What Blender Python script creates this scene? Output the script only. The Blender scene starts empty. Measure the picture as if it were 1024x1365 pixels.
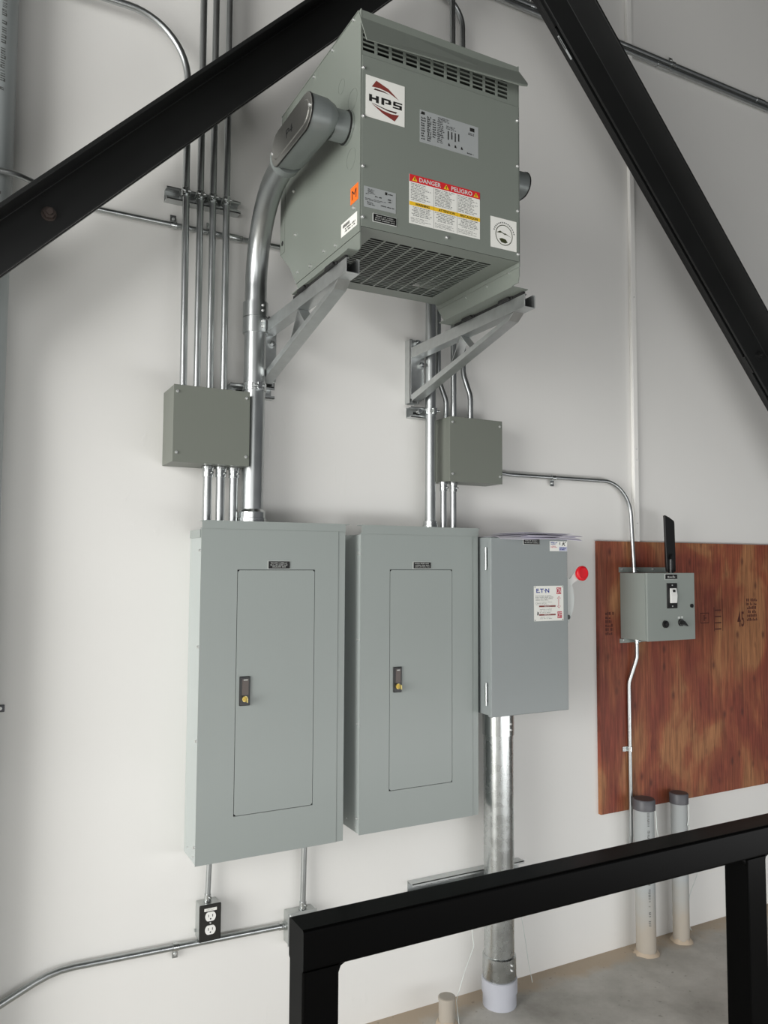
import bpy, bmesh, math, random
from mathutils import Vector, Matrix
random.seed(7)
scene = bpy.context.scene
COL = scene.collection

# ------------------------------------------------------------------ camera
FPX = 1056.1
yaw, pitch, roll = math.radians(-27.935), math.radians(3.746), math.radians(0.285)
fw = Vector((-math.sin(yaw)*math.cos(pitch), math.cos(yaw)*math.cos(pitch), math.sin(pitch)))
r0 = Vector((math.cos(yaw), math.sin(yaw), 0)); u0 = r0.cross(fw)
rr = math.cos(roll)*r0 + math.sin(roll)*u0
uu = -math.sin(roll)*r0 + math.cos(roll)*u0
cd = bpy.data.cameras.new('camera'); cam = bpy.data.objects.new('camera', cd); COL.objects.link(cam)
cd.sensor_fit = 'HORIZONTAL'; cd.sensor_width = 36; cd.lens = 36*FPX/1024
cd.clip_start = 0.05; cd.clip_end = 100
M4 = Matrix(((rr.x, uu.x, -fw.x, 0), (rr.y, uu.y, -fw.y, -2.66), (rr.z, uu.z, -fw.z, 1.66), (0, 0, 0, 1)))
cam.matrix_world = M4
scene.camera = cam

# ------------------------------------------------------------------ light
vs = scene.view_settings
vs.view_transform = 'Standard'; vs.look = 'None'; vs.gamma = 1; vs.use_curve_mapping = False
vs.exposure = 0.09
w = bpy.data.worlds.new('world'); scene.world = w; w.use_nodes = True
w.node_tree.nodes['Background'].inputs[0].default_value = (0.93, 0.96, 1.0, 1)
w.node_tree.nodes['Background'].inputs[1].default_value = 0.12

def area(name, loc, target, sx, sy, power, col=(1, 1, 1)):
    d = bpy.data.lights.new(name, 'AREA'); d.shape = 'RECTANGLE'; d.size = sx; d.size_y = sy
    d.energy = power; d.color = col
    o = bpy.data.objects.new(name, d); COL.objects.link(o); o.location = loc
    o.rotation_euler = (Vector(target)-Vector(loc)).to_track_quat('-Z', 'Z').to_euler()
    return o
# daylight through the big glazed opening on the building's left side; the low lamp behind the viewer is added fill, no opening there
area('left_opening_daylight', (-4.4, -2.6, 2.0), (0.8, -0.2, 1.8), 3.8, 3.0, 350, (1.0, 0.992, 0.97))
area('front_left_opening_daylight', (-2.4, -6.4, 1.7), (0.8, 0, 1.5), 4.6, 2.4, 72, (1.0, 0.995, 0.98))
area('rear_low_fill', (3.2, -3.4, 0.50), (2.9, 0, 0.1), 5.0, 0.9, 55, (0.98, 0.99, 1.0))

# ------------------------------------------------------------------ materials
def new_mat(name):
    m = bpy.data.materials.new(name); m.use_nodes = True
    return m, m.node_tree, m.node_tree.nodes['Principled BSDF']

def srgb(r, g, b):
    f = lambda c: (c/255/12.92) if c/255 <= 0.04045 else ((c/255+0.055)/1.055)**2.4
    return (f(r), f(g), f(b), 1)

def simple(name, col, rough=0.5, metal=0.0, var=0.0, scale=8, bump=0.0, bscale=60, spec=0.5, rvar=0.0):
    m, nt, b = new_mat(name)
    b.inputs['Base Color'].default_value = col; b.inputs['Roughness'].default_value = rough
    b.inputs['Metallic'].default_value = metal; b.inputs['Specular IOR Level'].default_value = spec
    tc = nt.nodes.new('ShaderNodeTexCoord')
    if var > 0 or rvar > 0:
        n = nt.nodes.new('ShaderNodeTexNoise'); n.inputs['Scale'].default_value = scale; n.inputs['Detail'].default_value = 5
        nt.links.new(tc.outputs['Object'], n.inputs['Vector'])
        if var > 0:
            mx = nt.nodes.new('ShaderNodeMixRGB'); mx.blend_type = 'MIX'
            mx.inputs[1].default_value = tuple(c*(1-var) for c in col[:3])+(1,)
            mx.inputs[2].default_value = tuple(min(1, c*(1+var)) for c in col[:3])+(1,)
            nt.links.new(n.outputs['Fac'], mx.inputs[0]); nt.links.new(mx.outputs[0], b.inputs['Base Color'])
        if rvar > 0:
            mr = nt.nodes.new('ShaderNodeMapRange'); mr.inputs[3].default_value = rough-rvar; mr.inputs[4].default_value = rough+rvar
            nt.links.new(n.outputs['Fac'], mr.inputs[0]); nt.links.new(mr.outputs[0], b.inputs['Roughness'])
    if bump > 0:
        n2 = nt.nodes.new('ShaderNodeTexNoise'); n2.inputs['Scale'].default_value = bscale; n2.inputs['Detail'].default_value = 3
        nt.links.new(tc.outputs['Object'], n2.inputs['Vector'])
        bp = nt.nodes.new('ShaderNodeBump'); bp.inputs['Strength'].default_value = bump; bp.inputs['Distance'].default_value = 0.004
        nt.links.new(n2.outputs['Fac'], bp.inputs['Height']); nt.links.new(bp.outputs[0], b.inputs['Normal'])
    return m

M = {}
M['transformer'] = simple('transformer_grey_enamel', srgb(122, 128, 121), 0.42, var=0.03, scale=3)
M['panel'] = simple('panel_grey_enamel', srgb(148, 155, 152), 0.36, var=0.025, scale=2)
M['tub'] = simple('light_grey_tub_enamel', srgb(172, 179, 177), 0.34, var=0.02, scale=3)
M['jbox'] = simple('junction_box_grey_enamel', srgb(113, 117, 109), 0.45, var=0.03, scale=4)
M['disc'] = simple('switch_grey_enamel', srgb(143, 149, 149), 0.36, var=0.025, scale=2)
M['control'] = simple('control_box_grey_enamel', srgb(143, 150, 145), 0.42, var=0.02, scale=5)
M['cast'] = simple('cast_aluminium_paint', srgb(128, 134, 133), 0.40, metal=0.25, var=0.05, scale=12, bump=0.05, bscale=220)
M['cover'] = simple('stamped_steel_cover', (0.33, 0.33, 0.31, 1), 0.30, metal=0.9, var=0.1, scale=10)
M['emt'] = simple('galvanized_conduit', (0.47, 0.49, 0.49, 1), 0.33, metal=1.0, var=0.10, scale=14, rvar=0.07)
M['rigid'] = simple('galvanized_rigid_pipe', (0.54, 0.56, 0.555, 1), 0.27, metal=1.0, var=0.14, scale=30, rvar=0.10, bump=0.012, bscale=90)
M['strut'] = simple('pregalvanized_strut', (0.56, 0.58, 0.575, 1), 0.40, metal=0.95, var=0.16, scale=40, rvar=0.1)
M['zinc'] = simple('bright_zinc', (0.58, 0.60, 0.595, 1), 0.24, metal=1.0)
M['screw'] = simple('zinc_screw_head', (0.80, 0.81, 0.80, 1), 0.34, metal=0.85)
M['black_steel'] = simple('black_painted_steel', (0.012, 0.0125, 0.0125, 1), 0.42, var=0.3, scale=6, bump=0.04, bscale=40, spec=0.4)
M['bolt'] = simple('dark_rusted_bolt', srgb(58, 48, 44), 0.6, var=0.2, scale=60)
M['rail'] = simple('black_gloss_rail_paint', (0.002, 0.002, 0.002, 1), 0.2, spec=0.03)
M['rubber'] = simple('black_rubber', (0.012, 0.012, 0.012, 1), 0.6)
M['black'] = simple('black_plastic', (0.009, 0.009, 0.009, 1), 0.32)
M['dark'] = simple('dark_interior', (0.01, 0.01, 0.01, 1), 0.8)
M['brown'] = simple('bronze_latch_plate', srgb(92, 84, 80), 0.4, metal=0.3)
M['brass'] = simple('brass', srgb(214, 196, 128), 0.28, metal=0.8)
M['white'] = simple('white_sticker', srgb(232, 232, 226), 0.5)
M['silver'] = simple('silver_foil_sticker', srgb(168, 172, 172), 0.42, metal=0.15)
M['ink'] = simple('black_ink', (0.012, 0.012, 0.011, 1), 0.6)
M['inkgrey'] = simple('grey_ink', srgb(92, 94, 92), 0.6)
M['inkwhite'] = simple('white_ink', srgb(205, 208, 205), 0.6)
M['inkpale'] = simple('pale_engraved_print', srgb(168, 170, 167), 0.6)
M['red'] = simple('red_ink', srgb(206, 38, 46), 0.5)
M['maroon'] = simple('maroon_ink', srgb(128, 56, 50), 0.5)
M['maroon_dark'] = simple('dark_maroon_ink', srgb(62, 30, 28), 0.5)
M['crimson'] = simple('crimson_ink', srgb(188, 40, 66), 0.5)
M['yellow'] = simple('yellow_ink', srgb(238, 192, 40), 0.5)
M['orange'] = simple('orange_sticker', srgb(240, 112, 30), 0.5)
M['blue'] = simple('blue_ink', srgb(36, 56, 140), 0.5)
M['olive'] = simple('olive_ink', srgb(58, 62, 38), 0.5)
M['lilac'] = simple('lilac_ink', srgb(182, 184, 204), 0.5)
M['redknob'] = simple('red_plastic_knob', srgb(214, 28, 40), 0.32)
M['lever'] = simple('light_grey_lever_paint', srgb(212, 216, 213), 0.4)
M['paper'] = simple('white_paper', srgb(236, 233, 244), 0.7)
M['pvc'] = simple('grey_pvc', srgb(158, 164, 164), 0.40, var=0.05, scale=5)
M['pvc_light'] = simple('pale_grey_pvc', srgb(176, 178, 186), 0.4, var=0.05, scale=8)
M['pvc_dirty'] = None
M['pvccap'] = simple('dark_grey_pvc_cap', srgb(86, 86, 90), 0.45, var=0.08, scale=14)
M['raceway'] = simple('white_painted_raceway', srgb(240, 239, 235), 0.5, bump=0.15, bscale=30)
M['string'] = simple('white_pull_string', srgb(215, 222, 218), 0.6)
M['device'] = simple('white_device_plastic', srgb(236, 236, 232), 0.3)
M['duplex_cover'] = simple('dark_receptacle_cover', srgb(58, 58, 56), 0.28, metal=0.6)
M['galvbox'] = simple('galvanized_device_box', (0.52, 0.54, 0.53, 1), 0.36, metal=0.9, var=0.12, scale=30)

M['ceiling'] = simple('dark_steel_deck_ceiling', srgb(70, 69, 67), 0.6)
def wall_material():
    m, nt, b = new_mat('white_painted_wall')
    N = nt.nodes; Lk = nt.links
    tc = N.new('ShaderNodeTexCoord')
    n1 = N.new('ShaderNodeTexNoise'); n1.inputs['Scale'].default_value = 0.9; n1.inputs['Detail'].default_value = 4
    Lk.new(tc.outputs['Object'], n1.inputs['Vector'])
    mx = N.new('ShaderNodeMixRGB'); mx.inputs[1].default_value = srgb(224, 223, 219); mx.inputs[2].default_value = srgb(230, 229, 226)
    Lk.new(n1.outputs['Fac'], mx.inputs[0]); Lk.new(mx.outputs[0], b.inputs['Base Color'])
    b.inputs['Roughness'].default_value = 0.55
    n2 = N.new('ShaderNodeTexNoise'); n2.inputs['Scale'].default_value = 2.2; n2.inputs['Detail'].default_value = 6; n2.inputs['Roughness'].default_value = 0.55
    Lk.new(tc.outputs['Object'], n2.inputs['Vector'])
    # patched plaster blisters in a few spots
    mp = N.new('ShaderNodeMapping'); mp.inputs['Scale'].default_value = (14, 1, 7)
    Lk.new(tc.outputs['Object'], mp.inputs['Vector'])
    v = N.new('ShaderNodeTexNoise'); v.inputs['Scale'].default_value = 1.0; v.inputs['Detail'].default_value = 2; v.inputs['Distortion'].default_value = 1.5
    Lk.new(mp.outputs[0], v.inputs['Vector'])
    r = N.new('ShaderNodeValToRGB'); r.color_ramp.elements[0].position = 0.66; r.color_ramp.elements[1].position = 0.70
    Lk.new(v.outputs['Fac'], r.inputs[0])
    msk = N.new('ShaderNodeTexNoise'); msk.inputs['Scale'].default_value = 1.3
    Lk.new(tc.outputs['Object'], msk.inputs['Vector'])
    mr = N.new('ShaderNodeValToRGB'); mr.color_ramp.elements[0].position = 0.55; mr.color_ramp.elements[1].position = 0.62
    Lk.new(msk.outputs['Fac'], mr.inputs[0])
    mu = N.new('ShaderNodeMath'); mu.operation = 'MULTIPLY'; Lk.new(r.outputs[0], mu.inputs[0]); Lk.new(mr.outputs[0], mu.inputs[1])
    ad = N.new('ShaderNodeMath'); ad.operation = 'MULTIPLY_ADD'; ad.inputs[1].default_value = 0.10
    Lk.new(mu.outputs[0], ad.inputs[0]); Lk.new(n2.outputs['Fac'], ad.inputs[2])
    bp = N.new('ShaderNodeBump'); bp.inputs['Strength'].default_value = 0.16; bp.inputs['Distance'].default_value = 0.02
    Lk.new(ad.outputs[0], bp.inputs['Height']); Lk.new(bp.outputs[0], b.inputs['Normal'])
    return m
M['wall'] = wall_material()

def floor_material():
    m, nt, b = new_mat('stained_concrete_floor')
    N = nt.nodes; Lk = nt.links
    tc = N.new('ShaderNodeTexCoord')
    n1 = N.new('ShaderNodeTexNoise'); n1.inputs['Scale'].default_value = 2.4; n1.inputs['Detail'].default_value = 9; n1.inputs['Roughness'].default_value = 0.65
    Lk.new(tc.outputs['Object'], n1.inputs['Vector'])
    r = N.new('ShaderNodeValToRGB')
    e = r.color_ramp.elements; e[0].position = 0.3; e[0].color = srgb(142, 139, 132); e[1].position = 0.72; e[1].color = srgb(204, 201, 194)
    Lk.new(n1.outputs['Fac'], r.inputs[0])
    # sandy dirt swept along the wall foot
    sp = N.new('ShaderNodeSeparateXYZ'); Lk.new(tc.outputs['Object'], sp.inputs[0])
    n2 = N.new('ShaderNodeTexNoise'); n2.inputs['Scale'].default_value = 9; n2.inputs['Detail'].default_value = 6
    Lk.new(tc.outputs['Object'], n2.inputs['Vector'])
    ma = N.new('ShaderNodeMath'); ma.operation = 'MULTIPLY_ADD'; ma.inputs[1].default_value = 0.22
    Lk.new(n2.outputs['Fac'], ma.inputs[0]); Lk.new(sp.outputs['Y'], ma.inputs[2])
    mr = N.new('ShaderNodeMapRange'); mr.inputs[1].default_value = -0.02; mr.inputs[2].default_value = 0.06
    Lk.new(ma.outputs[0], mr.inputs[0])
    mx = N.new('ShaderNodeMixRGB'); mx.inputs[2].default_value = srgb(176, 160, 140)
    Lk.new(mr.outputs[0], mx.inputs[0]); Lk.new(r.outputs[0], mx.inputs[1])
    # dark speckles
    vo = N.new('ShaderNodeTexNoise'); vo.inputs['Scale'].default_value = 38; vo.inputs['Detail'].default_value = 3
    Lk.new(tc.outputs['Object'], vo.inputs['Vector'])
    vr = N.new('ShaderNodeValToRGB'); vr.color_ramp.elements[0].position = 0.66; vr.color_ramp.elements[1].position = 0.74
    Lk.new(vo.outputs['Fac'], vr.inputs[0])
    m2 = N.new('ShaderNodeMixRGB'); m2.inputs[2].default_value = srgb(112, 106, 96)
    mm = N.new('ShaderNodeMath'); mm.operation = 'MULTIPLY'; mm.inputs[1].default_value = 0.5
    Lk.new(vr.outputs[0], mm.inputs[0]); Lk.new(mm.outputs[0], m2.inputs[0]); Lk.new(mx.outputs[0], m2.inputs[1])
    Lk.new(m2.outputs[0], b.inputs['Base Color'])
    b.inputs['Roughness'].default_value = 0.62
    bp = N.new('ShaderNodeBump'); bp.inputs['Strength'].default_value = 0.25; bp.inputs['Distance'].default_value = 0.01
    Lk.new(n2.outputs['Fac'], bp.inputs['Height']); Lk.new(bp.outputs[0], b.inputs['Normal'])
    return m
M['floor'] = floor_material()

def plywood_material():
    m, nt, b = new_mat('red_stained_plywood')
    N = nt.nodes; Lk = nt.links
    tc = N.new('ShaderNodeTexCoord')
    mp = N.new('ShaderNodeMapping'); mp.inputs['Scale'].default_value = (44, 1, 2.6); Lk.new(tc.outputs['Object'], mp.inputs['Vector'])
    g = N.new('ShaderNodeTexNoise'); g.inputs['Scale'].default_value = 2.0; g.inputs['Detail'].default_value = 8; g.inputs['Roughness'].default_value = 0.62; g.inputs['Distortion'].default_value = 0.5
    Lk.new(mp.outputs[0], g.inputs['Vector'])
    mp2 = N.new('ShaderNodeMapping'); mp2.inputs['Scale'].default_value = (3.6, 1, 2.0); Lk.new(tc.outputs['Object'], mp2.inputs['Vector'])
    p = N.new('ShaderNodeTexNoise'); p.inputs['Scale'].default_value = 1.0; p.inputs['Detail'].default_value = 4; p.inputs['Distortion'].default_value = 0.6
    Lk.new(mp2.outputs[0], p.inputs['Vector'])
    rp = N.new('ShaderNodeValToRGB'); e = rp.color_ramp.elements
    e[0].position = 0.42; e[0].color = srgb(134, 66, 48); e[1].position = 0.60; e[1].color = srgb(168, 117, 78)
    e3 = rp.color_ramp.elements.new(0.52); e3.color = srgb(150, 86, 58)
    Lk.new(p.outputs['Fac'], rp.inputs[0])
    rg = N.new('ShaderNodeValToRGB'); e = rg.color_ramp.elements
    e[0].position = 0.32; e[0].color = (0.42, 0.36, 0.34, 1); e[1].position = 0.66; e[1].color = (1.12, 1.08, 1.05, 1)
    Lk.new(g.outputs['Fac'], rg.inputs[0])
    mul = N.new('ShaderNodeMixRGB'); mul.blend_type = 'MULTIPLY'; mul.inputs[0].default_value = 0.95
    Lk.new(rp.outputs[0], mul.inputs[1]); Lk.new(rg.outputs[0], mul.inputs[2])
    # knots
    mp3 = N.new('ShaderNodeMapping'); mp3.inputs['Scale'].default_value = (13, 1, 7); Lk.new(tc.outputs['Object'], mp3.inputs['Vector'])
    v = N.new('ShaderNodeTexVoronoi'); v.inputs['Scale'].default_value = 1.0; Lk.new(mp3.outputs[0], v.inputs['Vector'])
    kr = N.new('ShaderNodeValToRGB'); kr.color_ramp.elements[0].position = 0.05; kr.color_ramp.elements[0].color = (1, 1, 1, 1)
    kr.color_ramp.elements[1].position = 0.18; kr.color_ramp.elements[1].color = (0, 0, 0, 1)
    Lk.new(v.outputs['Distance'], kr.inputs[0])
    km = N.new('ShaderNodeMixRGB'); km.inputs[2].default_value = srgb(72, 32, 24)
    kk = N.new('ShaderNodeMath'); kk.operation = 'MULTIPLY'; kk.inputs[1].default_value = 0.75; Lk.new(kr.outputs[0], kk.inputs[0])
    Lk.new(kk.outputs[0], km.inputs[0]); Lk.new(mul.outputs[0], km.inputs[1])
    Lk.new(km.outputs[0], b.inputs['Base Color']); b.inputs['Roughness'].default_value = 0.55
    bp = N.new('ShaderNodeBump'); bp.inputs['Strength'].default_value = 0.25; bp.inputs['Distance'].default_value = 0.003
    Lk.new(g.outputs['Fac'], bp.inputs['Height']); Lk.new(bp.outputs[0], b.inputs['Normal'])
    return m
M['plywood'] = plywood_material()

def dirty_pvc():
    # grey pipe with dried concrete splashed up its foot
    m, nt, b = new_mat('grey_pvc_with_concrete_splash')
    N = nt.nodes; Lk = nt.links
    tc = N.new('ShaderNodeTexCoord'); sp = N.new('ShaderNodeSeparateXYZ'); Lk.new(tc.outputs['Object'], sp.inputs[0])
    n = N.new('ShaderNodeTexNoise'); n.inputs['Scale'].default_value = 12; Lk.new(tc.outputs['Object'], n.inputs['Vector'])
    a = N.new('ShaderNodeMath'); a.operation = 'MULTIPLY_ADD'; a.inputs[1].default_value = 0.25; Lk.new(n.outputs['Fac'], a.inputs[0]); Lk.new(sp.outputs['Z'], a.inputs[2])
    mr = N.new('ShaderNodeMapRange'); mr.inputs[1].default_value = 0.2; mr.inputs[2].default_value = 0.42; Lk.new(a.outputs[0], mr.inputs[0])
    mx = N.new('ShaderNodeMixRGB'); mx.inputs[1].default_value = srgb(166, 158, 146); mx.inputs[2].default_value = srgb(160, 164, 164)
    Lk.new(mr.outputs[0], mx.inputs[0]); Lk.new(mx.outputs[0], b.inputs['Base Color']); b.inputs['Roughness'].default_value = 0.6
    return m
M['pvc_dirty'] = dirty_pvc()

# ------------------------------------------------------------------ geometry helpers
ORG = {}
class MB:
    def __init__(s): s.v = []; s.f = []; s.sm = []
    def add(s, vs, fs, smooth=False):
        o = len(s.v); s.v += [Vector(p) for p in vs]
        for f in fs: s.f.append([i+o for i in f]); s.sm.append(smooth)
        return s
    def box(s, x0, x1, y0, y1, z0, z1):
        if x0 > x1: x0, x1 = x1, x0
        if y0 > y1: y0, y1 = y1, y0
        if z0 > z1: z0, z1 = z1, z0
        return s.add([(x0,y0,z0),(x1,y0,z0),(x1,y1,z0),(x0,y1,z0),(x0,y0,z1),(x1,y0,z1),(x1,y1,z1),(x0,y1,z1)],
              [(0,3,2,1),(4,5,6,7),(0,1,5,4),(1,2,6,5),(2,3,7,6),(3,0,4,7)])
    def prism(s, poly, axis, a0, a1):
        # poly: list of 2D points in the two other axes (in xyz order)
        n = len(poly)
        def mk(p, a):
            return {'x': (a, p[0], p[1]), 'y': (p[0], a, p[1]), 'z': (p[0], p[1], a)}[axis]
        vs = [mk(p, a0) for p in poly]+[mk(p, a1) for p in poly]
        fs = [list(range(n))[::-1], list(range(n, 2*n))]+[(i, (i+1) % n, n+(i+1) % n, n+i) for i in range(n)]
        return s.add(vs, fs)
    def sweep(s, pts, r, seg=20, caps=True, radii=None):
        pts = [Vector(p) for p in pts]; n = len(pts)
        tang = []
        for i in range(n):
            a = pts[max(i-1, 0)]; b = pts[min(i+1, n-1)]
            tang.append((b-a).normalized() if (b-a).length > 1e-9 else Vector((0, 0, 1)))
        t = tang[0]; ref = Vector((0, 0, 1)) if abs(t.z) < 0.9 else Vector((1, 0, 0))
        u = t.cross(ref).normalized(); rings = []
        for i in range(n):
            t = tang[i]; u = (u - t*u.dot(t)).normalized(); v = t.cross(u)
            rad = radii[i] if radii else r
            rings.append([pts[i]+rad*(math.cos(2*math.pi*k/seg)*u+math.sin(2*math.pi*k/seg)*v) for k in range(seg)])
        vs = [p for ring in rings for p in ring]; fs = []
        for i in range(n-1):
            for k in range(seg):
                fs.append((i*seg+k, i*seg+(k+1) % seg, (i+1)*seg+(k+1) % seg, (i+1)*seg+k))
        s.add(vs, fs, True)
        if caps:
            s.add(rings[0], [list(range(seg))[::-1]]); s.add(rings[-1], [list(range(seg))])
        return s
    def tube(s, path, r, bend=0.1, seg=20, caps=True):
        return s.sweep(fillet(path, bend), r, seg, caps)
    def cyl(s, p0, p1, r, seg=20, r1=None):
        return s.sweep([p0, p1], r, seg, True, [r, r if r1 is None else r1])
    def hexa(s, p0, p1, r):
        return s.sweep_flat([p0, p1], r, 6)
    def sweep_flat(s, pts, r, seg):
        k = len(s.sm); s.sweep(pts, r, seg)
        for i in range(k, len(s.sm)): s.sm[i] = False
        return s
    def pipe_ring(s, p0, p1, r_out, r_in, seg=28):
        p0 = Vector(p0); p1 = Vector(p1); t = (p1-p0).normalized()
        ref = Vector((0, 0, 1)) if abs(t.z) < 0.9 else Vector((1, 0, 0))
        u = t.cross(ref).normalized(); v = t.cross(u)
        vs = []
        for p, r in ((p0, r_out), (p1, r_out), (p1, r_in), (p0, r_in)):
            vs += [p+r*(math.cos(2*math.pi*k/seg)*u+math.sin(2*math.pi*k/seg)*v) for k in range(seg)]
        fs = []
        for a in range(4):
            b = (a+1) % 4
            fs += [(a*seg+k, a*seg+(k+1) % seg, b*seg+(k+1) % seg, b*seg+k) for k in range(seg)]
        return s.add(vs, fs, True)
    def plate_y(s, poly, y):   # flat print facing -y
        return s.add([(p[0], y, p[1]) for p in poly], [list(range(len(poly)))])
    def build(s, name, mat, parent=None, bevel=0, kind=None):
        me = bpy.data.meshes.new(name)
        o = bpy.data.objects.new(name, me); COL.objects.link(o)
        org = ORG.get(parent.name, Vector((0, 0, 0))) if parent else Vector((0, 0, 0))
        me.from_pydata([tuple(p-org) for p in s.v], [], s.f)
        me.polygons.foreach_set('use_smooth', s.sm)
        bm = bmesh.new(); bm.from_mesh(me); bmesh.ops.recalc_face_normals(bm, faces=bm.faces); bm.to_mesh(me); bm.free()
        if any(s.sm): me.set_sharp_from_angle(angle=math.radians(50))
        me.materials.append(M[mat] if isinstance(mat, str) else mat)
        ORG[o.name] = org
        if parent: o.parent = parent
        if bevel:
            md = o.modifiers.new('edge_round', 'BEVEL'); md.width = bevel; md.segments = 2; md.limit_method = 'ANGLE'; md.angle_limit = math.radians(40)
        if kind: o['kind'] = kind
        return o

def fillet(path, bend):
    P = [Vector(p) for p in path]
    if len(P) < 3: return P
    out = [P[0]]
    for i in range(1, len(P)-1):
        a, b, c = P[i-1], P[i], P[i+1]
        d0 = (a-b); d1 = (c-b); l0 = d0.length; l1 = d1.length; d0.normalize(); d1.normalize()
        ang = d0.angle(d1)
        if math.pi-ang < 0.02: out.append(b); continue
        R = bend[i-1] if isinstance(bend, (list, tuple)) else bend
        t = R/math.tan(ang/2); lim = 0.49*min(l0 if i > 1 else l0*2, l1 if i < len(P)-2 else l1*2)
        if t > lim: t = lim; R = t*math.tan(ang/2)
        p0 = b+d0*t; p1 = b+d1*t
        cen = b+(d0+d1).normalized()*(R/math.sin(ang/2))
        n = max(3, int((math.pi-ang)/0.12)); e0 = p0-cen; e1 = p1-cen; th = math.pi-ang
        for k in range(n+1):
            f = k/n
            out.append(cen+(e0*math.sin((1-f)*th)+e1*math.sin(f*th))/math.sin(th))
    out.append(P[-1]); return out

def tag(o, label, cat, group=None, kind=None):
    o['label'] = label; o['category'] = cat
    if group: o['group'] = group
    if kind: o['kind'] = kind
    return o

def thing(name, label, cat, loc, group=None):
    o = bpy.data.objects.new(name, None); COL.objects.link(o); o.location = loc; o.empty_display_size = 0.05
    ORG[o.name] = Vector(loc)
    return tag(o, label, cat, group)

def inst(mesh, name, parent, loc, rot=(0, 0, 0)):
    o = bpy.data.objects.new(name, mesh); COL.objects.link(o)
    org = ORG.get(parent.name, Vector((0, 0, 0)))
    o.parent = parent; o.location = Vector(loc)-org; o.rotation_euler = rot
    ORG[o.name] = org
    return o

def proto(mb, mat, name):
    o = mb.build(name, mat); me = o.data; bpy.data.objects.remove(o); return me

# pan-head screw whose head points to -y
SCREW = proto(MB().cyl((0, 0.001, 0), (0, -0.0035, 0), 0.0055, 10, 0.0045).hexa((0, -0.003, 0), (0, -0.0055, 0), 0.0032), 'screw', 'screw_head')
SMALL = proto(MB().cyl((0, 0.001, 0), (0, -0.002, 0), 0.0032, 8, 0.0026), 'screw', 'screw_head_small')
def screws(parent, pts, rz=0, mesh=None):
    for p in pts: inst(mesh or SCREW, 'screw', parent, p, (0, 0, rz))
LEFT = math.radians(-90)      # turns -y to -x

_fontcache = {}
def lettering(parent, body, x0, x1, z0, z1, y, mat, bold=0.0, face='-y', xpos=None, name='lettering', shear=0.0, fitw=True):
    key = (body, bold, shear)
    if key not in _fontcache:
        c = bpy.data.curves.new('lettering', 'FONT'); c.body = body; c.size = 1; c.offset = bold; c.shear = shear; c.resolution_u = 2
        t = bpy.data.objects.new('lettering', c); COL.objects.link(t)
        dg = bpy.context.evaluated_depsgraph_get(); dg.update()
        me = bpy.data.meshes.new_from_object(t.evaluated_get(dg)); bpy.data.objects.remove(t)
        xs = [v.co.x for v in me.vertices]; ys = [v.co.y for v in me.vertices]
        bx = (min(xs), max(xs), min(ys), max(ys))
        _fontcache[key] = ([v.co.copy() for v in me.vertices], [list(p.vertices) for p in me.polygons], bx)
    vs, fs, bx = _fontcache[key]
    mb = MB()
    pts = []
    for v in vs:
        a = x0+(v.x-bx[0])/(bx[1]-bx[0])*(x1-x0); b = z0+(v.y-bx[2])/(bx[3]-bx[2])*(z1-z0)
        pts.append((a, y, b) if face == '-y' else (xpos, a, b))
    mb.add(pts, fs)
    return mb.build(name, mat, parent)

def dashes(mb, x0, x1, z0, z1, rows, y, fill=0.62, seed=1, ragged=True, face='-y', center=False):
    rnd = random.Random(seed); ph = (z1-z0)/rows
    for r in range(rows):
        zc = z1-ph*(r+0.5); h = ph*fill*0.5
        xe = x1 if not ragged else x1-(x1-x0)*rnd.uniform(0, 0.35)
        xs = x0
        if center: d = (x1-xe)/2; xs = x0+d; xe = x1-d
        x = xs
        left = rnd.randint(2, 8)
        while x < xe-1e-5:
            l = rnd.uniform(0.30, 0.55)*ph; e = min(xe, x+l); hh = h*rnd.choice((0.55, 0.8, 1.0, 1.0))
            if face == '-y': mb.add([(x, y, zc-h), (e, y, zc-h), (e, y, zc-h+2*hh), (x, y, zc-h+2*hh)], [(0, 1, 2, 3)])
            else: mb.add([(y, x, zc-h), (y, e, zc-h), (y, e, zc-h+2*hh), (y, x, zc-h+2*hh)], [(0, 1, 2, 3)])
            x = e+ph*0.16; left -= 1
            if left <= 0: left = rnd.randint(2, 8); x += ph*0.45
    return mb

# ------------------------------------------------------------------ the setting
o = MB().box(-11, 10, 0, 0.2, -0.15, 6.0).build('wall_back', 'wall'); o['kind'] = 'structure'
o = MB().box(-11, 10, -9, 0, -0.15, 0).build('floor', 'floor'); o['kind'] = 'structure'
o = MB().box(-11, 10, -9, 0, 5.6, 5.8).build('ceiling', 'ceiling'); o['kind'] = 'structure'

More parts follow.
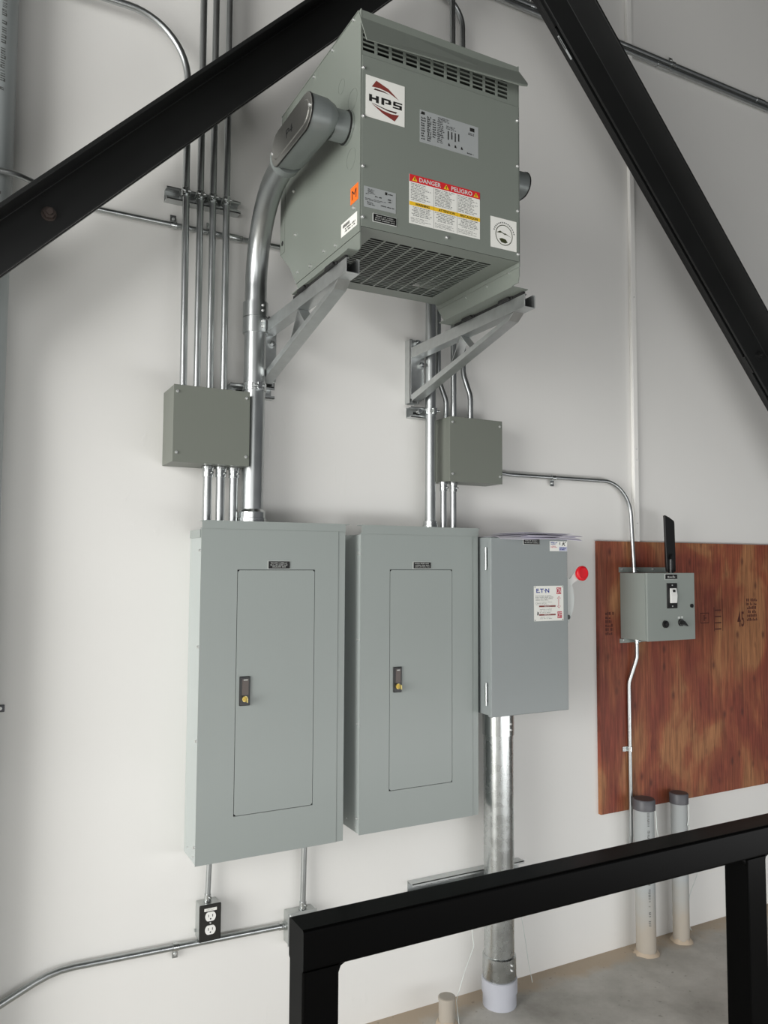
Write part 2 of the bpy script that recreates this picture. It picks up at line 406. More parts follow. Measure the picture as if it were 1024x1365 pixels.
# ------------------------------------------------------------------ steel brace of back-to-back angles
def brace(name, label, P0, ang, L0, L1, yleg, h, t, gap, wl, bolts, spacers):
    d = Vector((math.cos(ang), 0, math.sin(ang))); n = Vector((-math.sin(ang), 0, math.cos(ang)))
    if n.z < 0: n = -n
    P0 = Vector(P0)
    th = thing(name, label, 'brace', P0+d*L0)
    def pt(u, v, y): q = P0+d*u+n*v; return (q.x, y, q.z)
    def bar(prof):
        mb = MB(); k = len(prof)
        vs = [pt(L0, v, y) for v, y in prof]+[pt(L1, v, y) for v, y in prof]
        mb.add(vs, [list(range(k)), list(range(k, 2*k))]+[(i, (i+1) % k, k+(i+1) % k, k+i) for i in range(k)])
        return mb
    y0 = yleg
    bar([(0, y0), (0, y0+t), (h, y0+t), (h, y0+t-wl), (h-t, y0+t-wl), (h-t, y0)]).build('steel_angle', 'black_steel', th, 0.002)
    y1 = y0+t+gap
    bar([(0, y1), (0, y1+t), (h-t, y1+t), (h-t, y1+wl), (h, y1+wl), (h, y1)]).build('steel_angle', 'black_steel', th, 0.002)
    for (u, ln, dv0, dv1) in spacers:
        mb = MB(); ys = (y0+t+0.0005, y1-0.0005)
        vs = [pt(a, v, y) for y in ys for a, v in ((u, dv0), (u+ln, dv0), (u+ln, dv1), (u, dv1))]
        mb.add(vs, [(0, 1, 2, 3), (4, 5, 6, 7), (0, 1, 5, 4), (1, 2, 6, 5), (2, 3, 7, 6), (3, 0, 4, 7)])
        mb.build('spacer_plate', 'black_steel', th)
    for (u, v) in bolts:
        c = Vector(pt(u, v, y0))
        bm_ = 'bolt' if ang > 0 else 'black_steel'
        b = MB().hexa(c, c+Vector((0, -0.016, 0)), 0.017).cyl(c, c+Vector((0, -0.003, 0)), 0.021, 16).build('bolt', bm_, th)
        MB().cyl(c+Vector((0, -0.016, 0)), c+Vector((0, -0.024, 0)), 0.009, 12).build('bolt_end', bm_, b)
    return th, pt
YB = -0.27
bl, ptl = brace('steel_brace', 'black steel diagonal brace with a rusty bolt, rising rightwards above the conduits', (0.063, 0, 2.450), math.radians(45.2),
      -3.40, 2.30, YB, 0.124, 0.011, 0.012, 0.105, [(0.225, 0.056)], [(-0.2, 0.09, 0.012, 0.09), (1.0, 0.09, 0.012, 0.09)])
br, ptr = brace('steel_brace', 'black steel diagonal brace falling rightwards over the painted vertical raceway', (2.049, 0, 3.855), math.radians(-48.1),
      -0.50, 5.10, YB, 0.124, 0.011, 0.012, 0.122, [(1.70, 0.066)], [(1.655, 0.09, -0.004, 0.09), (-0.46, 0.47, -0.012, 0.11)])
# small printed tag stuck to the far angle
q = ptr
# the tag sits on the lower edge of the far leg
def lowtag(u0, u1, y0, y1, dv, mat, nm):
    m_ = MB(); m_.add([q(u0, dv, y0), q(u1, dv, y0), q(u1, dv, y1), q(u0, dv, y1)], [(0, 1, 2, 3)]); return m_.build(nm, mat, br)
lowtag(0.045, 0.150, YB+0.024, YB+0.033, -0.0006, 'silver', 'sticker')
lowtag(0.050, 0.105, YB+0.026, YB+0.031, -0.0009, 'ink', 'printed_line')

# ------------------------------------------------------------------ guard rail
gx0, gy0, gy1, gz = 0.507, -1.434, -1.3705, 1.067
th = thing('guard_rail', 'glossy black square-tube guard rail standing in front of the switchgear', 'railing', (gx0, (gy0+gy1)/2, 0))
def rrect(a0, a1, b0, b1, r=0.005, n=3):
    P = []
    for ca, cb, s0 in ((a1-r, b1-r, 0), (a0+r, b1-r, 90), (a0+r, b0+r, 180), (a1-r, b0+r, 270)):
        for i in range(n+1):
            t_ = math.radians(s0+90*i/n); P.append((ca+r*math.cos(t_), cb+r*math.sin(t_)))
    return P
MB().prism(rrect(gy0, gy1, gz-0.066, gz), 'x', gx0, 4.2).build('top_rail', 'rail', th)
for px in (gx0, 1.576, 2.645, 3.714):
    p = MB().prism(rrect(px, px+0.0645, gy0, gy1), 'z', 0.011, gz-0.0661).build('post', 'rail', th)
    MB().box(px-0.03, px+0.095, gy0-0.03, gy1+0.03, 0, 0.0105).build('base_plate', 'rail', p, 0.002)
    for s_ in ((1,) if px == gx0 else (-1, 1)):
        xx = px+0.0645 if s_ > 0 else px
        MB().prism([(xx, gz-0.066), (xx+s_*0.012, gz-0.066), (xx+s_*0.004, gz-0.070), (xx, gz-0.080)], 'y', gy0+0.004, gy1-0.004).build('weld_fillet', 'rail', p)

# ------------------------------------------------------------------ transformer
TX0, TX1, TYF, TYB, TZ1 = 0.915, 1.455, -0.785, -0.175, 3.186
tr = thing('transformer', 'large grey dry-type transformer box on wall brackets with warning stickers', 'transformer', ((TX0+TX1)/2, -0.48, 2.505))
side = [(TYF, 2.5565), (TYF, TZ1), (TYB, TZ1), (TYB, 2.70), (-0.26, 2.632), (-0.322, 2.5565)]
skirt = [(TYF, 2.5085), (TYF, 2.555), (-0.3225, 2.555), (-0.36, 2.5085)]
for nm, xa, xb in (('side_panel', TX0, TX0+0.003), ('side_panel', TX1-0.003, TX1)):
    MB().prism(side, 'x', xa, xb).build(nm, 'transformer', tr)
MB().prism(skirt, 'x', TX0+0.0012, TX0+0.004).build('base_skirt', 'transformer', tr)
sk2 = [(TYF+0.005, 2.5085), (TYF, 2.53), (TYF, 2.555), (-0.3225, 2.555), (-0.36, 2.5085)]
MB().prism(sk2, 'x', TX1-0.004, TX1-0.0012).build('base_skirt', 'transformer', tr)
MB().box(0.886, TX0+0.004, TYF+0.012, -0.36, 2.5055, 2.5083).build('mounting_flange', 'transformer', tr)
MB().box(TX1-0.004, 1.512, TYF+0.035, -0.33, 2.5055, 2.5083).build('mounting_flange', 'transformer', tr)
MB().box(TX0+0.004, TX1-0.004, -0.178, TYB, 2.70, TZ1).build('back_panel', 'transformer', tr)
# keyhole lip at the back edge of the left side
MB().box(TX0-0.0012, TX0-0.0002, -0.215, TYB, 2.70, TZ1-0.01).build('back_lip', 'transformer', tr)
fp = MB().box(TX0+0.004, TX1-0.004, TYF-0.002, TYF+0.001, 2.5718, 3.054).build('front_panel', 'transformer', tr, 0.001)
# top louvre: sheet with eleven columns of slots
mb = MB(); xs0 = 0.9215; pit = 0.0454; sw = 0.0372
mb.box(TX0+0.004, TX1-0.004, TYF+0.0005, TYF+0.003, 3.0545, 3.0685)
rowz = [3.0685+0.0132*i for i in range(7)]
for zz in rowz[1:]: mb.box(xs0, xs0+pit*11, TYF+0.0008, TYF+0.0028, zz-0.0040, zz)
mb.box(TX0+0.004, TX1-0.004, TYF+0.0005, TYF+0.003, rowz[-1], TZ1-0.003)
mb.box(TX0+0.004, xs0, TYF+0.0005, TYF+0.003, 3.0685, rowz[-1])
for i in range(11):
    mb.box(xs0+pit*i+sw, xs0+pit*(i+1), TYF+0.0005, TYF+0.003, 3.0685, rowz[-1])
mb.box(xs0+pit*11, TX1-0.004, TYF+0.0005, TYF+0.003, 3.0685, rowz[-1])
mb.build('slotted_vent_panel', 'transformer', tr)
# hood over the louvre
hz = 3.188
mb = MB()
mb.add([(TX0-0.002, -0.772, hz), (TX1+0.002, -0.772, hz), (TX1+0.012, -0.812, 3.122), (TX1+0.002, -0.826, 3.104), (1.435, -0.827, 3.098), (TX0-0.002, -0.826, 3.072),
        (TX0-0.002, -0.770, hz-0.0035), (TX1+0.002, -0.770, hz-0.0035), (TX1+0.012, -0.809, 3.120), (TX1+0.002, -0.823, 3.102), (1.435, -0.824, 3.096), (TX0-0.002, -0.823, 3.071)],
       [(0, 1, 2, 3, 4, 5), (11, 10, 9, 8, 7, 6), (0, 6, 7, 1), (1, 7, 8, 2), (2, 8, 9, 3), (3, 9, 10, 4), (4, 10, 11, 5), (5, 11, 6, 0)])
mb.build('vent_hood', 'transformer', tr)
MB().box(TX0-0.002, TX1+0.002, -0.772, TYB, TZ1, hz).build('top_panel', 'transformer', tr)
# bottom panel with louvre grid
gx_0, gx_1, gy_0, gy_1 = 0.978, 1.388, -0.730, -0.388
mb = MB(); za, zb = 2.5705, 2.5711
mb.box(TX0+0.004, TX1-0.004, TYF+0.001, gy_0, za, zb); mb.box(TX0+0.004, TX1-0.004, gy_1, -0.330, za, zb)
mb.box(TX0+0.004, gx_0, gy_0, gy_1, za, zb); mb.box(gx_1, TX1-0.004, gy_0, gy_1, za, zb)
NC, NR = 9, 26; cw = (gx_1-gx_0)/NC; rh = (gy_1-gy_0)/NR
for i in range(1, NC): mb.box(gx_0+cw*i-0.003, gx_0+cw*i+0.003, gy_0, gy_1, za, zb)
for j in range(1, NR): mb.box(gx_0, gx_1, gy_0+rh*j-0.0020, gy_0+rh*j+0.0020, za+0.0001, zb-0.0001)
mb.build('slotted_bottom_panel', 'transformer', tr)
MB().box(TX0+0.004, TX1-0.004, -0.333, -0.330, 2.5712, 2.62).build('rear_lip', 'transformer', tr)
MB().box(0.99, 1.38, -0.70, -0.26, 2.64, 3.04).build('winding_block', 'dark', tr, 0.02)
screws(tr, [(0.923, TYF-0.002, z) for z in (3.017, 2.880, 2.739, 2.597)]+[(1.446, TYF-0.002, z) for z in (3.010, 2.867, 2.727, 2.593)]+[(1.192, TYF-0.002, 2.594)])
screws(tr, [(TX0, y, z) for y, z in ((-0.742, 3.178), (-0.597, 3.176), (-0.455, 3.174), (-0.315, 3.056), (-0.294, 2.875), (-0.313, 2.722), (-0.337, 2.59), (-0.443, 2.575), (-0.546, 2.585), (-0.630, 2.572), (-0.750, 2.635))], LEFT)
screws(tr, [(TX1-0.0045, y, z) for y, z in ((-0.735, 2.552), (-0.62, 2.546), (-0.50, 2.546))], LEFT, SMALL)
MB().cyl((TX0-0.0015, -0.196, 2.735), (TX0-0.0011, -0.196, 2.735), 0.009, 14).build('keyhole', 'dark', tr)
for (yc, zc, rk) in ((-0.735, 2.952, 0.030), (-0.728, 2.784, 0.030), (-0.66, 3.03, 0.022)):
    MB().pipe_ring((TX0-0.0008, yc, zc), (TX0+0.0005, yc, zc), rk, rk-0.0025).build('knockout_ring', 'transformer', tr)

def sticker(parent, name, x0, x1, z0, z1, y, mat, th_=0.0006):
    return MB().box(x0, x1, y-th_, y+0.0002, z0, z1).build(name, mat, parent)
YS = TYF-0.0021
# logo sticker
s = sticker(tr, 'logo_sticker', 0.930, 1.052, 2.882, 3.000, YS, 'white'); yp = YS-0.0009
def block(rects, nm):
    mb_ = MB()
    for a in rects: mb_.plate_y([(a[0], a[2]), (a[1], a[2]), (a[1], a[3]), (a[0], a[3])], yp)
    mb_.build(nm, 'ink', s)
zl, zh_ = 2.9275, 2.9475
block([(0.9400, 0.9490, zl, zh_), (0.9490, 0.9610, 2.9350, 2.9405), (0.9610, 0.9700, zl, zh_)], 'letter_H')
block([(0.9780, 0.9870, zl, 2.9425), (0.9780, 1.0070, 2.9425, zh_), (1.0000, 1.0090, 2.9340, 2.9440), (0.9905, 1.0050, 2.9330, 2.9370)], 'letter_P')
block([(1.0160, 1.0440, 2.9435, zh_), (1.0150, 1.0230, 2.9375, 2.9440), (1.0150, 1.0430, 2.9350, 2.9400), (1.0350, 1.0430, 2.9310, 2.9370), (1.0140, 1.0430, zl, 2.9318)], 'letter_S')
MB().plate_y([(0.948, 2.970), (0.962, 2.991), (1.000, 2.978), (1.034, 2.954), (1.000, 2.968), (0.972, 2.972)], yp).build('upper_swoosh', 'maroon', s)
MB().plate_y([(0.954, 2.963), (0.958, 2.968), (0.985, 2.967), (1.005, 2.962), (0.985, 2.9635)], yp).build('upper_swoosh', 'maroon_dark', s)
MB().plate_y([(1.034, 2.911), (1.020, 2.890), (0.982, 2.903), (0.948, 2.922), (0.982, 2.911), (1.010, 2.908)], yp).build('lower_swoosh', 'maroon', s)
MB().plate_y([(1.028, 2.918), (1.024, 2.913), (0.997, 2.914), (0.950, 2.923), (0.948, 2.9245), (0.997, 2.9175)], yp).build('lower_swoosh', 'maroon_dark', s)
# rating plate
s = sticker(tr, 'rating_plate', 1.102, 1.302, 2.854, 2.949, YS, 'silver')
mb = MB(); dashes(mb, 1.106, 1.122, 2.862, 2.930, 9, yp, seed=3); dashes(mb, 1.126, 1.140, 2.862, 2.936, 12, yp, seed=4, fill=0.8)
dashes(mb, 1.144, 1.156, 2.876, 2.934, 8, yp, seed=5); dashes(mb, 1.160, 1.184, 2.866, 2.932, 12, yp, seed=6)
dashes(mb, 1.162, 1.205, 2.932, 2.944, 3, yp, seed=8); dashes(mb, 1.190, 1.225, 2.914, 2.926, 3, yp, seed=9)
for k in range(4): mb.plate_y([(1.195+k*0.012, 2.884+0.004*(k % 2)), (1.199+k*0.012, 2.884+0.004*(k % 2)), (1.199+k*0.012, 2.910), (1.195+k*0.012, 2.910)], yp)
for k in range(3): mb.plate_y([(1.196+k*0.022, 2.866), (1.204+k*0.022, 2.866), (1.201+k*0.022, 2.873), (1.198+k*0.022, 2.875)], yp)
mb.plate_y([(1.104, 2.936), (1.118, 2.936), (1.118, 2.944), (1.108, 2.945)], yp)
mb.plate_y([(1.272, 2.930), (1.288, 2.930), (1.288, 2.941), (1.272, 2.941)], yp); dashes(mb, 1.266, 1.292, 2.917, 2.926, 2, yp, seed=10)
dashes(mb, 1.262, 1.290, 2.858, 2.864, 1, yp, seed=11)
mb.build('small_print', 'ink', s, kind='stuff')
# danger sticker
s = sticker(tr, 'warning_sticker', 1.068, 1.307, 2.611, 2.752, YS, 'white')
MB().plate_y([(1.068, 2.731), (1.307, 2.731), (1.307, 2.752), (1.068, 2.752)], yp).build('red_header', 'red', s)
MB().plate_y([(1.068, 2.663), (1.307, 2.663), (1.307, 2.674), (1.068, 2.674)], yp).build('yellow_band', 'yellow', s)
lettering(s, 'DANGER', 1.100, 1.172, 2.7350, 2.7480, yp-0.0003, 'inkwhite', bold=0.02)
lettering(s, 'PELIGRO', 1.207, 1.280, 2.7350, 2.7480, yp-0.0003, 'inkwhite', bold=0.02)
for xc in (1.085, 1.190, 1.293):
    MB().plate_y([(xc-0.009, 2.7345), (xc+0.009, 2.7345), (xc, 2.7485)], yp-0.0003).build('warning_triangle', 'yellow', s)
    MB().plate_y([(xc-0.0015, 2.7365), (xc+0.0015, 2.7365), (xc+0.0012, 2.745), (xc-0.0012, 2.745)], yp-0.0005).build('exclamation_mark', 'ink', s)
for wd, xa, xb in (('WARNING', 1.087, 1.134), ('ATTENTION', 1.164, 1.219), ('PRECAUCION', 1.237, 1.299)):
    lettering(s, wd, xa, xb, 2.6648, 2.6722, yp-0.0003, 'ink', bold=0.02)
mb = MB()
for k in range(3):
    xa = 1.073+k*0.079; dashes(mb, xa, xa+0.070, 2.678, 2.729, 11, yp, seed=20+k, fill=0.5)
    dashes(mb, xa, xa+0.070, 2.633, 2.662, 6, yp, seed=30+k, fill=0.5, center=True); dashes(mb, xa, xa+0.066, 2.615, 2.630, 4, yp, seed=40+k, fill=0.4)
for xl in (1.1475, 1.2265): mb.plate_y([(xl, 2.612), (xl+0.0008, 2.612), (xl+0.0008, 2.730), (xl, 2.730)], yp)
mb.build('small_print', 'inkgrey', s, kind='stuff')
# efficiency sticker with a ring, bolt and leaf
s = sticker(tr, 'leaf_sticker', 1.3455, 1.4405, 2.598, 2.691, YS, 'white')
cx, cz = 1.394, 2.641
mb = MB(); k = 40
for i in range(k):
    a0 = 2*math.pi*i/k; a1 = 2*math.pi*(i+1)/k
    mb.plate_y([(cx+rr_*math.cos(a_), cz+rr_*math.sin(a_)) for rr_, a_ in ((0.0315, a0), (0.0315, a1), (0.0292, a1), (0.0292, a0))], yp)
mb.build('ring', 'olive', s)
MB().plate_y([(cx-0.028, 2.6455), (cx-0.014, 2.6525), (cx, 2.6465), (cx+0.004, 2.6475), (cx+0.028, 2.638), (cx+0.008, 2.6435), (cx+0.003, 2.6425), (cx-0.010, 2.6475), (cx-0.014, 2.6460)], yp).build('lightning_bolt', 'olive', s)
MB().plate_y([(cx-0.018, 2.628), (cx-0.008, 2.631), (cx+0.006, 2.629), (cx+0.013, 2.621), (cx+0.004, 2.6165), (cx-0.010, 2.618)], yp).build('leaf', 'olive', s)
mb = MB()
for i in range(15):
    a = math.radians(165-i*10.5); a2 = math.radians(165-i*10.5-6)
    mb.plate_y([(cx+R_*math.cos(t_), cz+R_*math.sin(t_)) for R_, t_ in ((0.0362, a), (0.0362, a2), (0.0400, a2), (0.0400, a))], yp)
mb.build('curved_print', 'inkgrey', s)
# small silver plate and black nameplate
s = sticker(tr, 'approval_sticker', 0.927, 1.025, 2.627, 2.685, YS, 'silver')
mb = MB(); dashes(mb, 0.938, 0.962, 2.666, 2.680, 4, yp, seed=50); mb.plate_y([(0.991, 2.673), (0.998, 2.673), (0.998, 2.681), (0.991, 2.681)], yp)
dashes(mb, 1.000, 1.016, 2.674, 2.679, 1, yp, seed=51); dashes(mb, 0.932, 0.945, 2.662, 2.666, 1, yp, seed=52); dashes(mb, 0.960, 0.986, 2.659, 2.664, 1, yp, seed=53)
dashes(mb, 1.000, 1.020, 2.652, 2.664, 2, yp, seed=54); dashes(mb, 0.930, 0.996, 2.646, 2.653, 2, yp, seed=55, fill=0.5); dashes(mb, 0.936, 0.960, 2.634, 2.644, 3, yp, seed=56); dashes(mb, 0.978, 1.020, 2.637, 2.642, 1, yp, seed=57)
mb.build('small_print', 'ink', s, kind='stuff')
def nameplate(parent, x0, x1, z0, z1, y, seed, rows=3):
    s_ = MB().box(x0-0.0015, x1+0.001, y-0.0016, y+0.0002, z0-0.0012, z1+0.0012).build('nameplate', 'inkwhite', parent)
    MB().box(x0, x1, y-0.0022, y-0.0012, z0, z1).build('black_face', 'black', s_)
    mb_ = MB(); d = (x1-x0)*0.06; dashes(mb_, x0+d, x1-d, z0+(z1-z0)*0.1, z1-(z1-z0)*0.1, rows, y-0.0025, seed=seed, center=True, fill=0.55)
    mb_.build('small_print', 'inkpale', s_, kind='stuff')
    return s_
nameplate(tr, 0.955, 1.026, 2.592, 2.613, YS, 60)
# stickers on the left side
s = MB().box(TX0-0.0008, TX0+0.0002, -0.776, -0.728, 2.650, 2.697).build('orange_sticker', 'orange', tr)
lettering(s, 'M', -0.738, -0.766, 2.660, 2.686, 0, 'ink', bold=0.0, face='-x', xpos=TX0-0.0011)
s = MB().box(TX0-0.0008, TX0+0.0002, -0.770, -0.668, 2.580, 2.618).build('bar_code_sticker', 'white', tr)
mb = MB(); xk = TX0-0.0011
for k in range(14): mb.add([(xk, -0.680-k*0.0032, 2.602), (xk, -0.680-k*0.0032-0.002, 2.602), (xk, -0.680-k*0.0032-0.002, 2.611), (xk, -0.680-k*0.0032, 2.611)], [(0, 1, 2, 3)])
dashes(mb, -0.760, -0.680, 2.585, 2.600, 2, xk, seed=61, face='-x'); mb.build('small_print', 'ink', s, kind='stuff')

# ------------------------------------------------------------------ conduit bodies (pulling elbows)
def stadium(y0, y1, z0, z1, n=10):
    r = (z1-z0)/2; zc = (z0+z1)/2; P = []
    for i in range(n+1):
        a = math.pi/2+math.pi*i/n; P.append((y0+r+r*math.cos(a), zc+r*math.sin(a)))
    for i in range(n+1):
        a = -math.pi/2+math.pi*i/n; P.append((y1-r+r*math.cos(a), zc+r*math.sin(a)))
    return P
def scaled(P, s):
    cy = sum(p[0] for p in P)/len(P); cz = sum(p[1] for p in P)/len(P)
    ey = max(p[0] for p in P)-min(p[0] for p in P); ez = max(p[1] for p in P)-min(p[1] for p in P)
    return [(cy+(p[0]-cy)*(ey-2*s)/ey, cz+(p[1]-cz)*(ez-2*s)/ez) for p in P]
def pull_elbow(label, xc, xin, xhub, yf, yb, z0, z1, yh, zh, rh, sgn):
    # cover plane at xc, body inner plane at xin, hub reaches xhub ; front end yf, back end yb
    t = thing('conduit_elbow_fitting', label, 'conduit fitting', ((xc+xin)/2, (yf+yb)/2, z0))
    P = stadium(yf, yb, z0, z1); n = len(P)
    xs = [xc, xc+sgn*abs(xin-xc)*0.6, xc+sgn*abs(xin-xc)*0.85, xin]; ins = [0, 0.002, 0.010, 0.026]
    mb = MB(); vs = []
    for x_, i_ in zip(xs, ins): vs += [(x_, p[0], p[1]) for p in scaled(P, i_)]
    fs = [(a*n+i, a*n+(i+1) % n, (a+1)*n+(i+1) % n, (a+1)*n+i) for a in range(3) for i in range(n)]
    mb.add(vs, fs, True); mb.add(vs[:n], [list(range(n))]); mb.add(vs[3*n:], [list(range(n))])
    mb.build('body', 'cast', t)
    MB().cyl((xin-sgn*0.006, yh, zh), (xhub, yh, zh), rh, 28).build('hub', 'cast', t)
    MB().pipe_ring((xhub-sgn*0.007, yh, zh), (xhub, yh, zh), rh+0.004, rh+0.0002).build('sealing_ring', 'zinc', t)
    MB().pipe_ring((xhub-sgn*0.011, yh, zh), (xhub-sgn*0.0072, yh, zh), rh+0.002, rh+0.0002).build('gasket', 'black', t)
    P1 = scaled(P, -0.0015); g = MB().prism(P1, 'x', xc-sgn*0.0002, xc-sgn*0.0028); g.build('cover_gasket', 'black', t)
    c = MB().prism(P, 'x', xc-sgn*0.003, xc-sgn*0.0055).build('cover', 'cover', t, 0.0012)
    P2 = scaled(P, 0.016); P3 = scaled(P, 0.019)
    mb = MB(); a = [(xc-sgn*0.0056, p[0], p[1]) for p in P2]; b2 = [(xc-sgn*0.0075, p[0], p[1]) for p in P3]
    mb.add(a+b2, [(i, (i+1) % n, n+(i+1) % n, n+i) for i in range(n)]); mb.add(b2, [list(range(n))]); mb.build('raised_field', 'cover', c)
    for y_ in (yf+0.011, yb-0.011): inst(SCREW, 'screw', c, (xc-sgn*0.0055, y_, (z0+z1)/2), (0, 0, LEFT if sgn > 0 else -LEFT))
    return t, c
e1, cov = pull_elbow('big cast conduit elbow with a stamped cover on the near side of the transformer', 0.782, 0.868, 0.9145, -0.775, -0.462, 2.830, 2.934, -0.705, 2.883, 0.043, 1)
lettering(cov, 'P4', -0.59, -0.64, 2.872, 2.896, 0, 'zinc', face='-x', xpos=0.7740)
MB().cyl((0.8245, -0.445, 2.880), (0.8245, -0.478, 2.880), 0.047, 28).build('hub', 'cast', e1)
mb = MB().cyl((0.8245, -0.462, 2.928), (0.8245, -0.462, 2.945), 0.006, 10); mb.build('clamp_screw', 'zinc', e1)
e2, cov = pull_elbow('small cast conduit elbow peeking out beyond the far side of the transformer', 1.572, 1.500, 1.4555, -0.690, -0.455, 2.853, 2.937, -0.640, 2.895, 0.034, -1)
MB().cyl((1.540, -0.440, 2.895), (1.540, -0.468, 2.895), 0.030, 24).build('hub', 'cast', e2)

# ------------------------------------------------------------------ conduits
def strap_on(parent, c, axis, r, ear, length=0.022, back=True):
    # band round the pipe at c ; ear = direction of the screw ear
    c = Vector(c); a = Vector(axis).normalized(); e = Vector(ear).normalized()
    s_ = MB().pipe_ring(c-a*length/2, c+a*length/2, r+0.0028, r+0.0004).build('strap', 'zinc', parent)
    mb = MB(); p = c+e*(r+0.002)
    wall = Vector((0, 1, 0)); q0 = Vector((p.x, min(-0.004, c.y+r*0.9), p.z))
    ct = q0+e*0.012
    w_ = a*length/2; h_ = e*0.013
    t_ = Vector((0, 0.0022, 0))
    vs = [ct-w_-h_-t_, ct+w_-h_-t_, ct+w_+h_-t_, ct-w_+h_-t_, ct-w_-h_+t_, ct+w_-h_+t_, ct+w_+h_+t_, ct-w_+h_+t_]
    mb.add(vs, [(0, 1, 2, 3), (4, 5, 6, 7), (0, 1, 5, 4), (1, 2, 6, 5), (2, 3, 7, 6), (3, 0, 4, 7)])
    mb.build('strap_ear', 'zinc', s_)
    inst(SCREW, 'screw', s_, ct-t_)
    return s_
def connector(parent, c, axis, r, length=0.034, scr=(0.0, -1, 0)):
    c = Vector(c); a = Vector(axis).normalized()
    s_ = MB().cyl(c, c+a*length, r*1.22, 22).pipe_ring(c, c+a*0.008, r*1.42, r*0.9, 22).build('connector', 'zinc', parent)
    e = Vector(scr).normalized(); p = c+a*length*0.62+e*r*1.15
    MB().cyl(p, p+e*0.007, 0.0038, 10).build('set_screw', 'zinc', s_)
    return s_
def conduit(label, path, r, bend=0.1, group=None, mat='emt', seg=22, name='conduit'):
    t = thing(name, label, 'conduit', path[0], group)
    MB().tube(path, r, bend, seg).build('pipe', mat, t)
    return t
R34 = 0.0117; R1 = 0.0148; R12 = 0.0090
YC = -0.060
# four risers into the left junction box
t = conduit('conduit bending in from the upper corner, first of the row above the left junction box', [(-0.4, YC, 3.490), (0.616, YC, 3.490), (0.624, YC, 2.2285)], R34, 0.20)
ups = [(t, 0.6175)]
for xb_, xt_, lab in ((0.669, 0.664, 'straight conduit, second of the row dropping into the left junction box'),
                      (0.7125, 0.708, 'straight conduit, third of the row dropping into the left junction box'),
                      (0.760, 0.755, 'straight conduit, last of the row dropping into the left junction box')):
    t = conduit(lab, [(xt_, YC, 5.2), (xb_, YC, 2.2285)], R34)
    ups.append((t, xb_+(xt_-xb_)*0.22))
for t, x_ in ups:
    s_ = MB().pipe_ring((x_, YC, 2.888), (x_, YC, 2.914), R34+0.003, R34+0.0004).build('strut_clamp', 'zinc', t)
    MB().box(x_-0.004, x_+0.004, YC-R34-0.012, YC-R34-0.0005, 2.890, 2.912).build('clamp_ears', 'zinc', s_)
    MB().cyl((x_-0.013, YC-R34-0.007, 2.901), (x_+0.013, YC-R34-0.007, 2.901), 0.0035, 10).build('clamp_bolt', 'zinc', s_)
    MB().box(x_-0.016, x_+0.016, -0.0465, -0.0425, 2.889, 2.913).build('clamp_shoe', 'zinc', s_)
# strut behind them
def channel_h(label, x0, x1, zc, depth=0.041, name='strut_channel'):
    t = thing(name, label, 'strut', (x0, 0, zc))
    h = 0.0205
    mb = MB().box(x0, x1, -0.003, -0.0002, zc-h, zc+h).box(x0, x1, -depth, -0.003, zc+h-0.0026, zc+h).box(x0, x1, -depth, -0.003, zc-h, zc-h+0.0026)
    mb.box(x0, x1, -depth, -depth+0.0026, zc+h-0.0095, zc+h).box(x0, x1, -depth, -depth+0.0026, zc-h, zc-h+0.0095)
    mb.build('channel', 'strut', t)
    x = x0+0.03; sl = MB()
    while x < x1-0.03: sl.box(x, x+0.028, -0.0036, -0.0031, zc-0.007, zc+0.007); x += 0.05
    sl.build('slots', 'dark', t)
    return t
channel_h('short horizontal strut channel holding four conduits by the ceiling brace', 0.560, 0.815, 2.900)
channel_h('short horizontal strut channel behind the large conduit under the left bracket', 0.790, 0.950, 2.258)
channel_h('long horizontal strut channel low on the wall crossing behind the thick riser', 1.517, 2.035, 0.452)
channel_h('short strut channel behind the thin riser under the right bracket', 1.505, 1.612, 2.246)

# junction boxes
def junction_box(label, x0, x1, z0, z1, y):
    t = thing('junction_box', label, 'junction box', ((x0+x1)/2, 0, z0))
    MB().box(x0+0.001, x1-0.001, y+0.0022, -0.0005, z0+0.001, z1-0.001).build('box_body', 'jbox', t, 0.0015)
    c = MB().box(x0, x1, y, y+0.002, z0, z1).build('screw_cover', 'jbox', t, 0.0008)
    screws(c, [(x0+0.012, y, z1-0.022), (x1-0.012, y, z1-0.022), (x0+0.012, y, z0+0.030), (x1-0.012, y, z0+0.030)])
    return t
junction_box('square grey junction box fed by four conduits from above', 0.573, 0.825, 1.980, 2.228, -0.150)
junction_box('square grey junction box below the right transformer bracket', 1.634, 1.881, 1.977, 2.229, -0.115)

# short conduits to panels
for i, (x_, lab) in enumerate(((0.706, 'first of three short conduits between left junction box and left panelboard'), (0.7495, 'middle of three short conduits between left junction box and left panelboard'),
                               (0.7945, 'third of three short conduits between left junction box and left panelboard'))):
    t = conduit(lab, [(x_, -0.080, 1.9795), (x_, -0.080, 1.7690)], R1)
    connector(t, (x_, -0.080, 1.9793), (0, 0, -1), R1, scr=(0.6, -1, 0)); MB().pipe_ring((x_, -0.080, 1.7692), (x_, -0.080, 1.7765), R1*1.3, R1*0.95).build('lock_ring', 'zinc', t)
for x_, lab in ((1.633, 'short conduit beside the thin riser between right junction box and middle panelboard'), (1.678, 'short conduit farther from the thin riser between right junction box and middle panelboard')):
    t = conduit(lab, [(x_, -0.070, 1.9765), (x_, -0.070, 1.7640)], R34+0.001)
    connector(t, (x_, -0.070, 1.9763), (0, 0, -1), R34+0.001, scr=(0.6, -1, 0))

